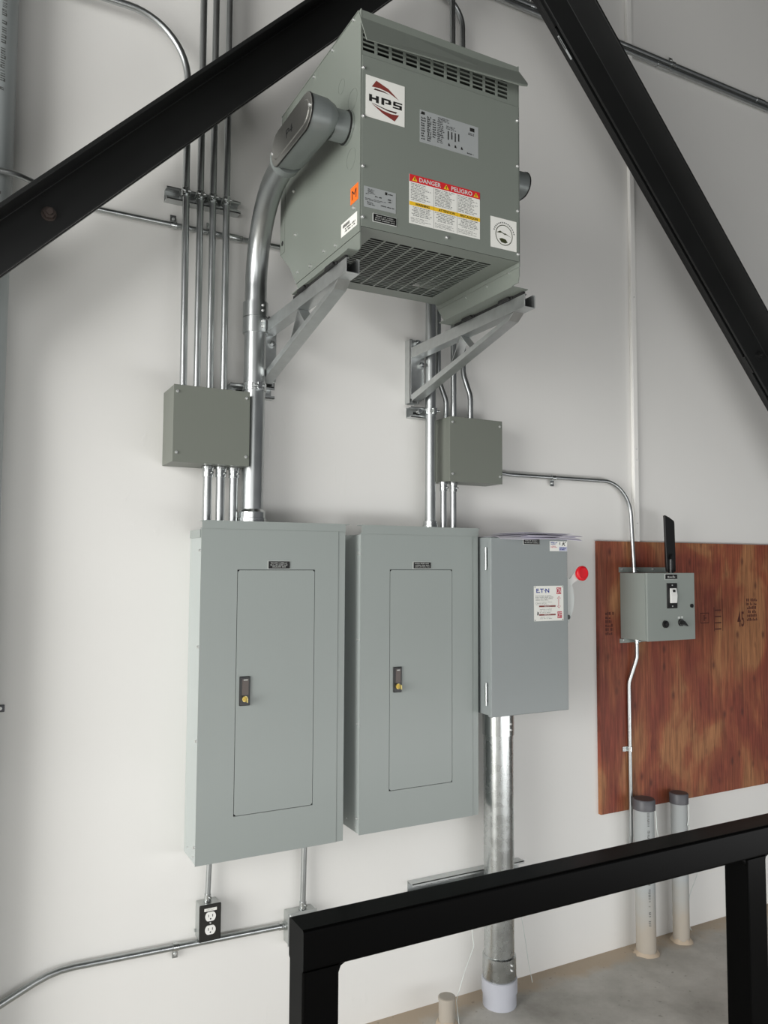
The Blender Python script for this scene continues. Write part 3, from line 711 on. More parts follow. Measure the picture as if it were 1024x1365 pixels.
# large conduit sweeping up to the transformer elbow
RB = 0.0375
t = thing('conduit', 'large galvanized conduit rising from left panelboard and sweeping into the big elbow', 'conduit', (0.861, -0.08, 1.80))
MB().tube([(0.860, -0.080, 1.7690), (0.8625, -0.080, 2.30), (0.8625, -0.080, 2.880), (0.8245, -0.446, 2.880)], RB, [0.05, 0.27], 32).build('pipe', 'emt', t)
for za_, zb_ in ((2.448, 2.500), (2.503, 2.555)):
    c = MB().pipe_ring((0.8625, -0.080, za_), (0.8625, -0.080, zb_), RB+0.0055, RB+0.0003, 36).build('coupling', 'emt', t)
    screws(c, [(0.8625+0.012, -0.080-RB-0.0045, za_+0.018), (0.8625+0.012, -0.080-RB-0.0045, za_+0.036)], math.radians(16))
s_ = MB().pipe_ring((0.8625, -0.080, 2.247), (0.8625, -0.080, 2.272), RB+0.0035, RB+0.0003, 36).build('strut_clamp', 'zinc', t)
MB().box(0.858, 0.872, -0.135, -0.1185, 2.248, 2.271).build('clamp_ears', 'zinc', s_)
MB().cyl((0.845, -0.128, 2.2595), (0.886, -0.128, 2.2595), 0.004, 10).build('clamp_bolt', 'zinc', s_)
s_ = MB().pipe_ring((0.860, -0.080, 1.799), (0.860, -0.080, 1.812), RB+0.013, RB+0.0002, 32).build('lock_ring', 'zinc', t)
MB().pipe_ring((0.860, -0.080, 1.813), (0.860, -0.080, 1.832), RB+0.010, RB+0.0002, 32).build('bushing', 'zinc', t)
MB().sweep([(0.860, -0.08, 1.832), (0.860, -0.08, 1.842)], RB+0.01, 32, False, [RB+0.010, RB+0.002]).build('bushing_taper', 'zinc', t)

# thin riser of the middle panel with sweep hidden behind the transformer
RA = 0.0205
t = thing('conduit', 'thin galvanized riser from middle panelboard passing behind the right bracket', 'conduit', (1.5785, -0.062, 1.80))
MB().tube([(1.5785, -0.062, 1.7640), (1.580, -0.062, 2.30), (1.580, -0.064, 2.895), (1.540, -0.441, 2.895)], RA, [0.05, 0.2], 24).build('pipe', 'emt', t)
s_ = MB().pipe_ring((1.5795, -0.062, 2.236), (1.5795, -0.062, 2.258), RA+0.003, RA+0.0003, 28).build('strut_clamp', 'zinc', t)
MB().box(1.574, 1.586, -0.099, -0.0838, 2.236, 2.258).build('clamp_ears', 'zinc', s_); MB().cyl((1.560, -0.093, 2.247), (1.600, -0.093, 2.247), 0.004, 10).build('clamp_bolt', 'zinc', s_)
MB().cyl((1.535, -0.0415, 2.247), (1.535, -0.062, 2.247), 0.009, 12).build('channel_nut_bolt', 'zinc', s_)
MB().pipe_ring((1.5785, -0.062, 1.799), (1.5785, -0.062, 1.809), RA+0.009, RA+0.0002, 28).build('lock_ring', 'zinc', t)
MB().pipe_ring((1.5785, -0.062, 1.8095), (1.5785, -0.062, 1.824), RA+0.006, RA+0.0002, 28).build('bushing', 'zinc', t)
# three conduits entering the right junction box from above
conduit('offset conduit beside the thin riser, entering the right junction box', [(1.30, -0.040, 2.78), (1.629, -0.040, 2.78), (1.629, -0.040, 2.385), (1.655, -0.055, 2.300), (1.655, -0.055, 2.2295)], R12+0.001, 0.08)
conduit('straight tall conduit rising above the transformer out of the right junction box', [(1.686, -0.052, 5.2), (1.692, -0.052, 2.2295)], R34)
conduit('conduit with a bend above the transformer, outermost into the right junction box', [(1.0, -0.038, 3.985), (1.747, -0.038, 3.985), (1.747, -0.038, 2.42), (1.770, -0.055, 2.330), (1.770, -0.055, 2.2295)], R12+0.002, [0.12, 0.12, 0.12])
# left wall run over the drain pipe
t = conduit('thin horizontal conduit saddling over the plastic pipe and passing behind the row of conduits',
    [(-0.9, -0.016, 2.805), (-0.20, -0.016, 2.805), (-0.06, -0.137, 2.805), (0.10, -0.137, 2.807), (0.30, -0.016, 2.803), (0.95, -0.016, 2.798), (1.30, -0.016, 2.797)], R12, 0.09)
strap_on(t, (0.590, -0.016, 2.801), (1, 0, 0), R12, (0, 0, 1), 0.02); strap_on(t, (0.715, -0.016, 2.800), (1, 0, 0), R12, (0, 0, 1), 0.02)
MB().cyl((0.775, -0.016, 2.7995), (0.830, -0.016, 2.799), R12+0.003, 18).build('coupling', 'zinc', t)
MB().cyl((0.985, -0.016, 2.7975), (1.03, -0.016, 2.797), R12+0.003, 18).build('coupling', 'zinc', t)
# upper pair on the right
for zz, yy, lab, rr_ in ((4.107, -0.022, 'upper of two parallel dark conduits running behind the right-hand brace', R34), (4.079, -0.022, 'lower of two parallel dark conduits running behind the right-hand brace', R34)):
    t = conduit(lab, [(1.85, yy, zz), (6.5, yy, zz)], rr_)
    if zz > 4.1:
        strap_on(t, (2.985, yy, zz), (1, 0, 0), rr_, (0, 0, 1)); strap_on(t, (2.12, yy, zz), (1, 0, 0), rr_, (0, 0, 1))
        MB().cyl((3.60, yy, zz), (3.66, yy, zz), rr_+0.0028, 20).build('coupling', 'zinc', t)
    else:
        MB().cyl((2.88, yy, zz), (2.96, yy, zz), rr_+0.0028, 20).build('coupling', 'zinc', t)

# ------------------------------------------------------------------ plastic pipe at the left edge
t = thing('plastic_pipe', 'thick grey plastic pipe running down the wall at the picture edge', 'pipe', (0.034, -0.066, 0))
MB().cyl((0.034, -0.066, 0), (0.034, -0.066, 5.2), 0.0595, 36).build('pipe', 'pvc', t)
mb = MB(); rnd = random.Random(5)
def pipe_print(mb, cx_, cy_, r_, z0, z1, ang0, ang1, rnd):
    z = z0
    while z < z1:
        l = rnd.uniform(0.004, 0.013); a0 = ang0+rnd.uniform(0, 0.04); a1 = ang1-rnd.uniform(0, 0.04)
        if rnd.random() > 0.18:
            for (za_, zb_) in ((z, z+l*0.32), (z+l*0.6, z+l*0.85)):
                mb.add([(cx_+(r_+0.0004)*math.sin(a), cy_-(r_+0.0004)*math.cos(a), zz_) for a, zz_ in ((a0, za_), (a1, za_), (a1, zb_), (a0, zb_))], [(0, 1, 2, 3)])
            if rnd.random() > 0.4:
                am = rnd.choice((a0, a1-0.05)); mb.add([(cx_+(r_+0.0005)*math.sin(a), cy_-(r_+0.0005)*math.cos(a), zz_) for a, zz_ in ((am, z), (am+0.06, z), (am+0.06, z+l*0.85), (am, z+l*0.85))], [(0, 1, 2, 3)])
        z += l+rnd.uniform(0.001, 0.005)
pipe_print(mb, 0.034, -0.066, 0.0595, 3.06, 4.2, 0.20, 0.46, rnd); pipe_print(mb, 0.034, -0.066, 0.0595, 2.45, 2.75, 0.20, 0.46, rnd)
mb.build('printed_line', 'inkgrey', t, kind='stuff')
s_ = MB().pipe_ring((0.034, -0.066, 1.208), (0.034, -0.066, 1.238), 0.063, 0.0598, 36).build('strap', 'strut', t)
MB().box(0.090, 0.126, -0.005, -0.0005, 1.212, 1.234).build('strap_ear', 'pvccap', s_, 0.002); inst(SCREW, 'screw', s_, (0.114, -0.005, 1.223))

# ------------------------------------------------------------------ transformer brackets
def bracket(label, x0, xu):
    t = thing('support_bracket', label, 'bracket', (x0+0.02, 0, 2.28))
    x1 = x0+0.041; zt, zb = 2.495, 2.454; yt = -0.745; yw = -0.046
    # upright back channel
    u = xu; mb = MB().box(u, u+0.041, -0.0028, -0.0004, 2.280, 2.530).box(u, u+0.0026, -0.041, -0.003, 2.280, 2.530).box(u+0.0384, u+0.041, -0.041, -0.003, 2.280, 2.530)
    mb.box(u, u+0.0095, -0.041, -0.0384, 2.280, 2.530).box(u+0.0315, u+0.041, -0.041, -0.0384, 2.280, 2.530); mb.build('upright_channel', 'strut', t)
    MB().box(x0-0.002, x1+0.016, yw, -0.0412, 2.295, 2.526).build('back_plate', 'strut', t, 0.001)
    # arm: channel open upward
    mb = MB().box(x0, x0+0.0027, yt, yw, zb, zt).box(x1-0.0027, x1, yt, yw, zb, zt).box(x0+0.0027, x1-0.0027, yt, yw, zb, zb+0.0027)
    mb.box(x0+0.0027, x0+0.009, yt, yw, zt-0.0027, zt).box(x1-0.009, x1-0.0027, yt, yw, zt-0.0027, zt); mb.build('arm', 'strut', t, 0.0006)
    # diagonal brace
    y_a, z_a, y_b, z_b = -0.690, zb-0.0005, yw-0.0005, 2.312
    d = Vector((0, y_b-y_a, z_b-z_a)).normalized(); n = Vector((0, -d.z, d.y)); n = n if n.z < 0 else -n
    A = Vector((0, y_a, z_a)); B = Vector((0, y_b, z_b)); th_ = 0.020
    prof = [(A.y, A.z), (B.y, B.z), (B.y, B.z-0.026), ((A+n*0.004).y+0.03, (A+n*th_).z-0.001)]
    MB().prism(prof, 'x', x0+0.001, x1-0.001).build('diagonal', 'strut', t, 0.0006)
    # bent V stiffener between arm and diagonal
    def on_diag(y): f = (y-A.y)/(B.y-A.y); return A.z+(B.z-A.z)*f
    for ya, yb2 in ((-0.385, -0.325), (-0.385, -0.440)):
        zd = on_diag(yb2)
        MB().prism([(ya-0.0015, zb-0.0004), (ya+0.0015, zb-0.0004), (yb2+0.0015, zd+0.0003), (yb2-0.0015, zd+0.0003)], 'x', x0+0.003, x1-0.003).build('stiffener', 'strut', t)
    for zz in (2.515, 2.430):
        b_ = MB().hexa((x1-0.001 if zz < 2.5 else x0+0.022, yw, zz), (x1-0.001 if zz < 2.5 else x0+0.022, yw-0.010, zz), 0.0115).build('bolt', 'zinc', t)
        MB().cyl((x1-0.001 if zz < 2.5 else x0+0.022, yw-0.010, zz), (x1-0.001 if zz < 2.5 else x0+0.022, yw-0.022, zz), 0.0055, 10).build('bolt_end', 'zinc', b_)
    MB().cyl((x0+0.022, yw, 2.305), (x0+0.022, yw-0.0006, 2.305), 0.007, 12).build('bolt_hole', 'dark', t)
    MB().box(x0+0.002, x0+0.010, -0.735, -0.345, zt+0.0003, zt+0.0102).build('rubber_strip', 'rubber', t)
    for y_ in (-0.648, -0.436):
        MB().box(x0-0.003, x1+0.002, y_-0.036, y_+0.036, zt+0.0004, zt+0.0102).build('rubber_pad', 'rubber', t, 0.002)
        MB().prism([(y_-0.03, zt+0.0004), (y_+0.03, zt+0.0004), (y_+0.026, zt+0.0102), (y_-0.026, zt+0.0102)], 'x', x0-0.010, x0-0.0035).build('pad_lip', 'rubber', t)
    return t
bracket('triangular strut bracket next to the large conduit, under the transformer', 0.895, 0.908)
bracket('triangular strut bracket next to the thin riser, under the transformer', 1.503, 1.500)

# ------------------------------------------------------------------ panelboards
def panelboard(label, x0, x1, xs, z0, zt, zh, dx0, dx1, dz0, dz1, lx0, lx1, lz0, lz1, nx0, nx1, nz0, nz1, seed, hover):
    t = thing('panelboard', label, 'electrical panel', ((x0+x1)/2, 0, z0))
    yf = -0.146
    # open-fronted tub
    mb = MB().box(x0+0.002, x0+0.004, yf+0.004, -0.0005, z0+0.001, zt-0.006).box(x1-0.004, x1-0.002, yf+0.004, -0.0005, z0+0.001, zt-0.006)
    mb.box(x0+0.004, x1-0.004, -0.003, -0.0005, z0+0.001, zt-0.006).box(x0+0.004, x1-0.004, yf+0.004, -0.003, z0+0.001, z0+0.003).box(x0+0.004, x1-0.004, yf+0.004, -0.003, zt-0.008, zt-0.006)
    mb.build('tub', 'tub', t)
    # trim frame round the door opening
    g = 0.0019
    mb = MB().box(x0, dx0-g, yf, yf+0.003, z0, zt).box(dx1+g, xs-0.0012, yf, yf+0.003, z0, zt)
    mb.box(dx0-g, dx1+g, yf, yf+0.003, z0, dz0-g).box(dx0-g, dx1+g, yf, yf+0.003, dz1+g, zt)
    mb.build('trim_cover', 'panel', t)
    MB().box(xs, x1, yf+0.0018, yf+0.004, z0+0.0005, zt).build('side_strip', 'panel', t)
    MB().prism([(yf+0.034, zh), (yf-0.004, zh), (yf-0.004, zt-0.0030), (yf-0.0015, zt-0.0030), (yf-0.0015, zh-0.0022), (yf+0.034, zh-0.0022)], 'x', x0+0.002, x1-0.001).build('drip_hood', 'panel', t)
    MB().box(x1-0.001, x1+hover, yf-0.004, yf+0.034, zh-0.0022, zh).build('hood_overhang', 'panel', t)
    d = MB().prism([(dx0+0.006, dz0), (dx1-0.006, dz0), (dx1, dz0+0.006), (dx1, dz1-0.006), (dx1-0.006, dz1), (dx0+0.006, dz1), (dx0, dz1-0.006), (dx0, dz0+0.006)], 'y', yf-0.0004, yf+0.0026).build('door', 'panel', t)
    MB().box(x0+0.006, x1-0.006, -0.09, -0.08, z0+0.03, zt-0.03).build('interior_plate', 'dark', t)
    # flush latch with cylinder lock and key
    l = MB().box(lx0, lx1, yf-0.007, yf-0.0005, lz0, lz1).build('latch', 'black', d, 0.002)
    MB().box(lx0+0.0075, lx1-0.006, yf-0.0085, yf-0.0072, lz0+0.035, lz1-0.008).build('latch_plate', 'brown', l)
    k = MB().cyl(((lx0+lx1)/2, yf-0.0072, lz0+0.022), ((lx0+lx1)/2, yf-0.011, lz0+0.022), 0.0095, 18)
    k.build('lock_cylinder', 'brass', l)
    MB().box((lx0+lx1)/2-0.0012, (lx0+lx1)/2+0.0012, yf-0.036, yf-0.0112, lz0+0.014, lz0+0.030).build('key', 'brass', l, 0.0006)
    mb = MB().box(lx0+0.012, lx1-0.009, yf-0.0088, yf-0.0086, lz1-0.0125, lz1-0.0095); mb.build('latch_mark', 'inkwhite', l)
    nameplate(t, nx0, nx1, nz0, nz1, yf, seed)
    screws(t, [(x0+0.0015, -0.128, z0+(zt-z0)*f) for f in (0.05, 0.36, 0.64, 0.93)], LEFT)
    screws(t, [(x0+0.0015, -0.045, z0+0.03), (x0+0.0015, -0.115, z0+0.02)], LEFT, SMALL)
    return t
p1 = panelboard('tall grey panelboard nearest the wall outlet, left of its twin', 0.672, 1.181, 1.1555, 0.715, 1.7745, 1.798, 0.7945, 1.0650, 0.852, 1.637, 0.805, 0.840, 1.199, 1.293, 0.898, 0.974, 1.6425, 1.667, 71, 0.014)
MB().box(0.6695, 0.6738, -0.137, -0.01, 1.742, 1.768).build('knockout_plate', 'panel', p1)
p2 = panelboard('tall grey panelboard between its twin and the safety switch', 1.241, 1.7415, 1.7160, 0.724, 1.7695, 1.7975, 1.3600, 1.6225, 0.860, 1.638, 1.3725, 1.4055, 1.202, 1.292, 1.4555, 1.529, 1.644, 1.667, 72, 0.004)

# ------------------------------------------------------------------ safety switch
DX0, DX1, DZ0, DZ1, DY = 1.751, 2.1235, 1.092, 1.764, -0.215
t = thing('safety_switch', 'grey safety switch with a red-knobbed side lever and printed sign', 'safety switch', ((DX0+DX1)/2, 0, DZ0)); sw_ = t
MB().box(DX0+0.006, DX1-0.006, DY+0.0225, -0.0005, DZ0+0.004, DZ1-0.001).build('switch_body', 'disc', t, 0.002)
MB().box(DX0+0.001, DX1, DY, DY+0.022, DZ0, DZ1-0.002).build('door', 'disc', t, 0.003)
for z_ in (1.682, 1.175):
    h_ = MB().cyl((DX0-0.002, DY+0.028, z_-0.042), (DX0-0.002, DY+0.028, z_+0.042), 0.0042, 12).build('hinge', 'zinc', t)
    MB().box(DX0-0.001, DX0+0.0058, DY+0.026, DY+0.040, z_-0.03, z_+0.03).build('hinge_leaf', 'zinc', h_)
# sign
YD = DY-0.0001
s = sticker(t, 'switch_sign', 1.954, 2.100, 1.4415, 1.5775, YD, 'white'); yq = YD-0.0009
lettering(s, 'E.T·N', 1.965, 2.029, 1.5505, 1.5670, yq, 'blue', bold=0.03)
lettering(s, 'ON', 2.066, 2.088, 1.5475, 1.5690, yq-0.0003, 'white', bold=0.0); MB().plate_y([(2.065, 1.545), (2.089, 1.545), (2.089, 1.5705), (2.065, 1.5705)], yq).build('red_patch', 'crimson', s)
lettering(s, 'OFF', 2.070, 2.090, 1.4535, 1.4740, yq-0.0003, 'white'); MB().plate_y([(2.069, 1.451), (2.0915, 1.451), (2.0915, 1.4770), (2.069, 1.4770)], yq).build('red_patch', 'crimson', s)
MB().plate_y([(2.077, 1.489), (2.086, 1.4985), (2.0805, 1.4985), (2.0805, 1.5275), (2.086, 1.5275), (2.077, 1.537), (2.068, 1.5275), (2.0735, 1.5275), (2.0735, 1.4985), (2.068, 1.4985)], yq).build('arrow', 'crimson', s)
MB().plate_y([(2.077, 1.4915), (2.083, 1.4975), (2.0792, 1.4975), (2.0792, 1.5285), (2.083, 1.5285), (2.077, 1.5345), (2.071, 1.5285), (2.0748, 1.5285), (2.0748, 1.4975), (2.071, 1.4975)], yq-0.0003).build('arrow_inside', 'white', s)
for z_ in (1.4985, 1.4655):
    MB().plate_y([(1.978, z_-0.003), (2.060, z_-0.003), (2.060, z_+0.003), (1.978, z_+0.003)], yq).build('red_bar', 'maroon', s)
    mb = MB(); dashes(mb, 2.004, 2.036, z_-0.002, z_+0.002, 1, yq-0.0003, seed=80); mb.build('bar_print', 'inkwhite', s)
mb = MB(); dashes(mb, 1.961, 2.056, 1.520, 1.5415, 4, yq, seed=81, fill=0.45); dashes(mb, 1.961, 2.045, 1.503, 1.517, 3, yq, seed=82, fill=0.3)
dashes(mb, 1.982, 2.056, 1.471, 1.490, 3, yq, seed=83, fill=0.28); dashes(mb, 1.982, 2.056, 1.448, 1.459, 2, yq, seed=84, fill=0.28)
mb.build('small_print', 'inkgrey', s, kind='stuff')
MB().plate_y([(1.969, 1.464), (1.974, 1.464), (1.976, 1.475), (1.970, 1.479)], yq).build('hand_mark', 'ink', s)
for px_, pz_ in ((1.9585, 1.5735), (2.0955, 1.5735), (1.9585, 1.4455), (2.0955, 1.4455)): MB().cyl((px_, yq+0.0004, pz_), (px_, yq-0.0006, pz_), 0.0022, 8).build('rivet', 'inkgrey', s)
nameplate(t, 1.905, 1.982, 1.7385, 1.7585, YD, 73, 2)
s = sticker(t, 'white_notice', 2.034, 2.1215, 1.7135, 1.7525, YD, 'white')
mb = MB(); dashes(mb, 2.038, 2.074, 1.739, 1.750, 2, yq, seed=85, fill=0.8)
lettering(s, 'K', 2.094, 2.118, 1.7345, 1.7505, yq, 'ink', shear=0.35, bold=0.01, name='running_mark')
MB().plate_y([(2.083, 1.738), (2.086, 1.738), (2.086, 1.749), (2.083, 1.749)], yq).build('bar_mark', 'ink', s)
mb.build('small_print', 'blue', s, kind='stuff')
mb = MB(); dashes(mb, 2.038, 2.074, 1.726, 1.735, 2, yq, seed=86, fill=0.6); mb.build('small_print', 'crimson', s, kind='stuff')
MB().plate_y([(2.080, 1.7145), (2.1205, 1.7145), (2.1205, 1.731), (2.080, 1.731)], yq).build('lilac_patch', 'lilac', s)
mb = MB(); dashes(mb, 2.083, 2.118, 1.717, 1.729, 2, yq-0.0003, seed=87, fill=0.7); mb.build('small_print', 'blue', s, kind='stuff')
# side lever
xl = DX1+0.0005
lv = MB().prism([(-0.205, 1.425), (-0.165, 1.43), (-0.150, 1.60), (-0.205, 1.60)], 'x', xl-0.006, xl+0.004).build('lever_bracket', 'dark', t)
hd = MB()
arc = [(xl+0.0045, 1.425)]
for i in range(11):
    f = i/10; arc.append((xl+0.006+0.040*math.sin(math.pi*(0.10+0.66*f)), 1.432+0.150*f))
arc += [(xl+0.0045, 1.560)]
hd.prism(arc, 'y', -0.200, -0.196); lever = hd.build('lever_quadrant', 'lever', t, 0.0008)
MB().prism([(xl+0.0045, 1.562), (xl+0.072, 1.606), (xl+0.052, 1.634), (xl+0.020, 1.603), (xl+0.0045, 1.611)], 'y', -0.203, -0.1985).build('lever_arm', 'lever', t, 0.0008)
MB().cyl((xl+0.014, -0.2003, 1.452), (xl+0.014, -0.2012, 1.452), 0.0095, 16).build('lever_hole', 'inkgrey', t)
kc = Vector((xl+0.076, -0.206, 1.626))
kb = MB().sweep([kc+Vector((0, 0.003, 0)), kc, kc+Vector((0, -0.010, 0)), kc+Vector((0, -0.014, 0)), kc+Vector((0, -0.015, 0))], 0.03, 28, True, [0.018, 0.029, 0.030, 0.027, 0.023]).build('knob', 'redknob', t)
MB().pipe_ring(kc+Vector((0, -0.0152, 0)), kc+Vector((0, -0.0175, 0)), 0.0225, 0.0185, 28).build('knob_ring', 'redknob', kb)

# loose papers on top of the switch
rnd = random.Random(3)
sheets = [(1.775, 2.175, -0.240, -0.010, 1.7664, 'lowest of the loose paper sheets lying on the safety switch'),
          (1.890, 2.160, -0.228, -0.015, 1.7714, 'second lowest loose paper sheet lying on the safety switch'),
          (1.915, 2.180, -0.240, -0.020, 1.7759, 'middle loose paper sheet lying on the safety switch'),
          (1.895, 2.150, -0.225, -0.012, 1.7802, 'second from top loose paper sheet on the safety switch'),
          (1.900, 2.170, -0.232, -0.018, 1.7845, 'topmost loose paper sheet lying on the safety switch')]
for i, (xa, xb, ya, yb_, z_, lab) in enumerate(sheets):
    mb = MB(); nx, ny = 16, 24; tw = rnd.uniform(-0.03, 0.03)
    def P(a, b2):
        x = xa+(xb-xa)*a; y = ya+(yb_-ya)*b2
        x += tw*(b2-0.5)*0.6
        z = z_+(0.0007 if i else 0.0010)*math.sin(a*5+i*1.7)*(1-b2)
        if y < -0.203: z -= (0.0105, 0.0085, 0.0060, 0.0042, 0.0025)[i]*((-0.203-y)/0.035)**2*(0.75+0.25*math.sin(a*7+i))
        return (x, y, z)
    top = [P(a/nx, b2/ny) for b2 in range(ny+1) for a in range(nx+1)]
    bot = [(p[0], p[1], p[2]-0.0008) for p in top]; n1 = len(top)
    f = []
    for b2 in range(ny):
        for a in range(nx):
            k = b2*(nx+1)+a; f.append((k, k+1, k+nx+2, k+nx+1)); f.append((n1+k, n1+k+1, n1+k+nx+2, n1+k+nx+1))
    ed = [b2*(nx+1) for b2 in range(ny+1)]
    loop = list(range(nx+1))+[b2*(nx+1)+nx for b2 in range(1, ny+1)]+[ny*(nx+1)+a for a in range(nx-1, -1, -1)]+[b2*(nx+1) for b2 in range(ny-1, 0, -1)]
    for k in range(len(loop)): a_, b2 = loop[k], loop[(k+1) % len(loop)]; f.append((a_, b2, n1+b2, n1+a_))
    mb.add(top+bot, f, True)
    tag(mb.build('paper_sheet', 'paper'), lab, 'paper', 'loose papers on the safety switch')

# ------------------------------------------------------------------ thick riser under the switch
cx, cy, R4 = 1.855, -0.116, 0.0575
t = thing('conduit', 'thick galvanized riser pipe from the floor into the safety switch', 'conduit', (cx, cy, 0))
MB().cyl((cx, cy, 0.12), (cx, cy, 1.0915), R4, 40).build('pipe', 'rigid', t)
c = MB().pipe_ring((cx, cy, 1.006), (cx, cy, 1.091), R4+0.0035, R4+0.0003, 40).build('coupling', 'zinc', t)
def around(ang, r): return (cx+r*math.sin(ang), cy-r*math.cos(ang))
for z_ in (1.030, 1.052):
    a = math.radians(14); p = around(a, R4+0.003); inst(SCREW, 'screw', c, (p[0], p[1], z_), (0, 0, a))
c = MB().sweep([(cx, cy, 0.092), (cx, cy, 0.100), (cx, cy, 0.182), (cx, cy, 0.186)], R4, 40, True, [R4+0.002, R4+0.006, R4+0.006, R4+0.001]).build('coupling', 'rigid', t)
for z_ in (0.145, 0.163):
    a = math.radians(10); p = around(a, R4+0.006); inst(SCREW, 'screw', c, (p[0], p[1], z_), (0, 0, a))
MB().sweep([(cx, cy, 0.0), (cx, cy, 0.048), (cx, cy, 0.050), (cx, cy, 0.098), (cx, cy, 0.1)], R4, 40, True, [R4+0.006, R4+0.006, R4+0.010, R4+0.010, R4+0.006]).build('plastic_adapter', 'pvc_light', t)

# ------------------------------------------------------------------ plywood backboard, raceway and control box
t = thing('plywood_board', 'red-brown stained plywood backboard on the wall behind the control box', 'board', (3.68, 0, 0.585))
MB().box(2.468, 4.90, -0.018, -0.0003, 0.585, 1.7655).build('board', 'plywood', t)
mb = MB(); yb2 = -0.0184
def frame_(x0, x1, z0, z1, w_): mb.box(x0, x1, yb2, yb2+0.0002, z0, z0+w_).box(x0, x1, yb2, yb2+0.0002, z1-w_, z1).box(x0, x0+w_, yb2, yb2+0.0002, z0, z1).box(x1-w_, x1, yb2, yb2+0.0002, z0, z1)
M['stamp'] = simple('faded_brown_stamp_ink', srgb(80, 36, 28), 0.7)
frame_(3.105, 3.165, 1.385, 1.435, 0.004); mb.box(3.128, 3.135, yb2, yb2+0.0002, 1.396, 1.424).box(3.135, 3.148, yb2, yb2+0.0002, 1.407, 1.412)
mb.build('boxed_stamp', 'stamp', t); mb = MB()
for k in range(4): mb.box(3.205, 3.250, yb2, yb2+0.0002, 1.352+k*0.030, 1.358+k*0.030)
mb.box(3.198, 3.203, yb2, yb2+0.0002, 1.345, 1.46).box(3.258, 3.262, yb2, yb2+0.0002, 1.345, 1.50)
mb.build('ladder_stamp', 'stamp', t); mb = MB()
dashes(mb, 3.430, 3.52, 1.385, 1.50, 6, yb2, seed=90, fill=0.75, center=True); o_ = mb.build('small_stamp_lines', 'stamp', t); o_['kind'] = 'stuff'; mb = MB()
dashes(mb, 2.505, 2.560, 1.35, 1.455, 6, yb2, seed=91, fill=0.75); o_ = mb.build('small_stamp_lines', 'stamp', t); o_['kind'] = 'stuff'
lettering(t, '45', 3.365, 3.415, 1.360, 1.435, yb2, 'stamp', bold=0.01, name='stamp_number')

t = thing('wire_raceway', 'narrow white painted raceway running straight up above the plywood', 'raceway', (2.707, 0, 1.767))
MB().box(2.693, 2.7215, -0.019, -0.0003, 1.767, 6.5).build('raceway_cover', 'raceway', t, 0.003)
screws(t, [(2.707, -0.019, z) for z in (1.85, 2.14, 2.19, 2.9, 3.6)], 0, SMALL)

CX0, CX1, CZ0, CZ1, CY = 2.594, 2.884, 1.334, 1.6265, -0.178
t = thing('control_box', 'small grey control enclosure with a paddle switch on the plywood', 'control box', ((CX0+CX1)/2, -0.018, CZ0)); cb = t
MB().box(CX0, CX1-0.002, CY+0.013, -0.0195, CZ0+0.002, CZ1-0.001).build('enclosure', 'control', t, 0.0015)
dr = MB().box(CX0+0.0005, CX1, CY, CY+0.0125, CZ0, CZ1).build('door', 'control', t, 0.0015)
mb = MB()
for k in range(13): mb.box(CX0-0.0022, CX0-0.0002, CY+0.010, CY+0.0155, CZ0+0.018+k*0.021, CZ0+0.034+k*0.021)
mb.build('piano_hinge', 'control', t)
for z0_, z1_ in ((1.6275, 1.650), (1.3150, 1.3330)):
    f_ = MB().box(CX0-0.006, CX1+0.006, -0.0210, -0.0185, z0_, z1_).build('mounting_flange', 'control', t)
    zs = (z0_+z1_)/2+0.003
    screws(f_, [(CX0+0.010, -0.021, zs), (CX1-0.09, -0.021, zs)], 0, SCREW)
YX = CY-0.0002
nameplate(dr, 2.702, 2.774, 1.600, 1.6205, YX, 95, 1)
pl = MB().box(2.710, 2.772, YX-0.0035, YX, 1.473, 1.582).build('switch_plate', 'black', dr, 0.001)
rk = MB().prism([(YX-0.0036, 1.496), (YX-0.0036, 1.560), (YX-0.007, 1.560), (YX-0.012, 1.528), (YX-0.009, 1.496)], 'x', 2.726, 2.764).build('rocker', 'device', pl, 0.001)
MB().box(2.7385, 2.7525, YX-0.0110, YX-0.0075, 1.543, 1.554).build('rocker_window', 'black', rk)
screws(pl, [(2.741, YX-0.0035, 1.573), (2.741, YX-0.0035, 1.482)], 0, SMALL)
MB().cyl((2.862, YX, 1.4815), (2.862, YX-0.005, 1.4815), 0.0085, 18).build('hole_plug', 'black', dr)
b_ = MB().cyl((2.697, YX, 1.405), (2.697, YX-0.008, 1.405), 0.0165, 24, 0.0155).build('push_button', 'black', dr)
MB().cyl((2.697, YX-0.008, 1.405), (2.697, YX-0.013, 1.405), 0.011, 20).build('button_face', 'black', b_)
sl = MB().cyl((2.793, YX, 1.410), (2.793, YX-0.007, 1.410), 0.0165, 24, 0.0155).build('selector_switch', 'black', dr)
MB().pipe_ring((2.793, YX-0.0072, 1.410), (2.793, YX-0.0085, 1.410), 0.0145, 0.0125).build('selector_ring', 'zinc', sl)
kx, kz = 2.793, 1.410; dx_, dz_ = 0.82, -0.57
MB().prism([(kx-dx_*0.017-dz_*0.0, kz-dz_*0.017), (kx-dz_*0.008-dx_*0.004, kz+dx_*0.008), (kx+dx_*0.028, kz+dz_*0.028), (kx+dz_*0.008-dx_*0.004, kz-dx_*0.008)], 'y', YX-0.024, YX-0.0075).build('selector_lever', 'black', sl)
MB().box(2.776, 2.790, YX-0.0005, YX, 1.427, 1.436).build('selector_mark', 'inkwhite', sl); MB().box(2.797, 2.807, YX-0.0005, YX, 1.428, 1.437).build('selector_mark', 'inkwhite', sl)
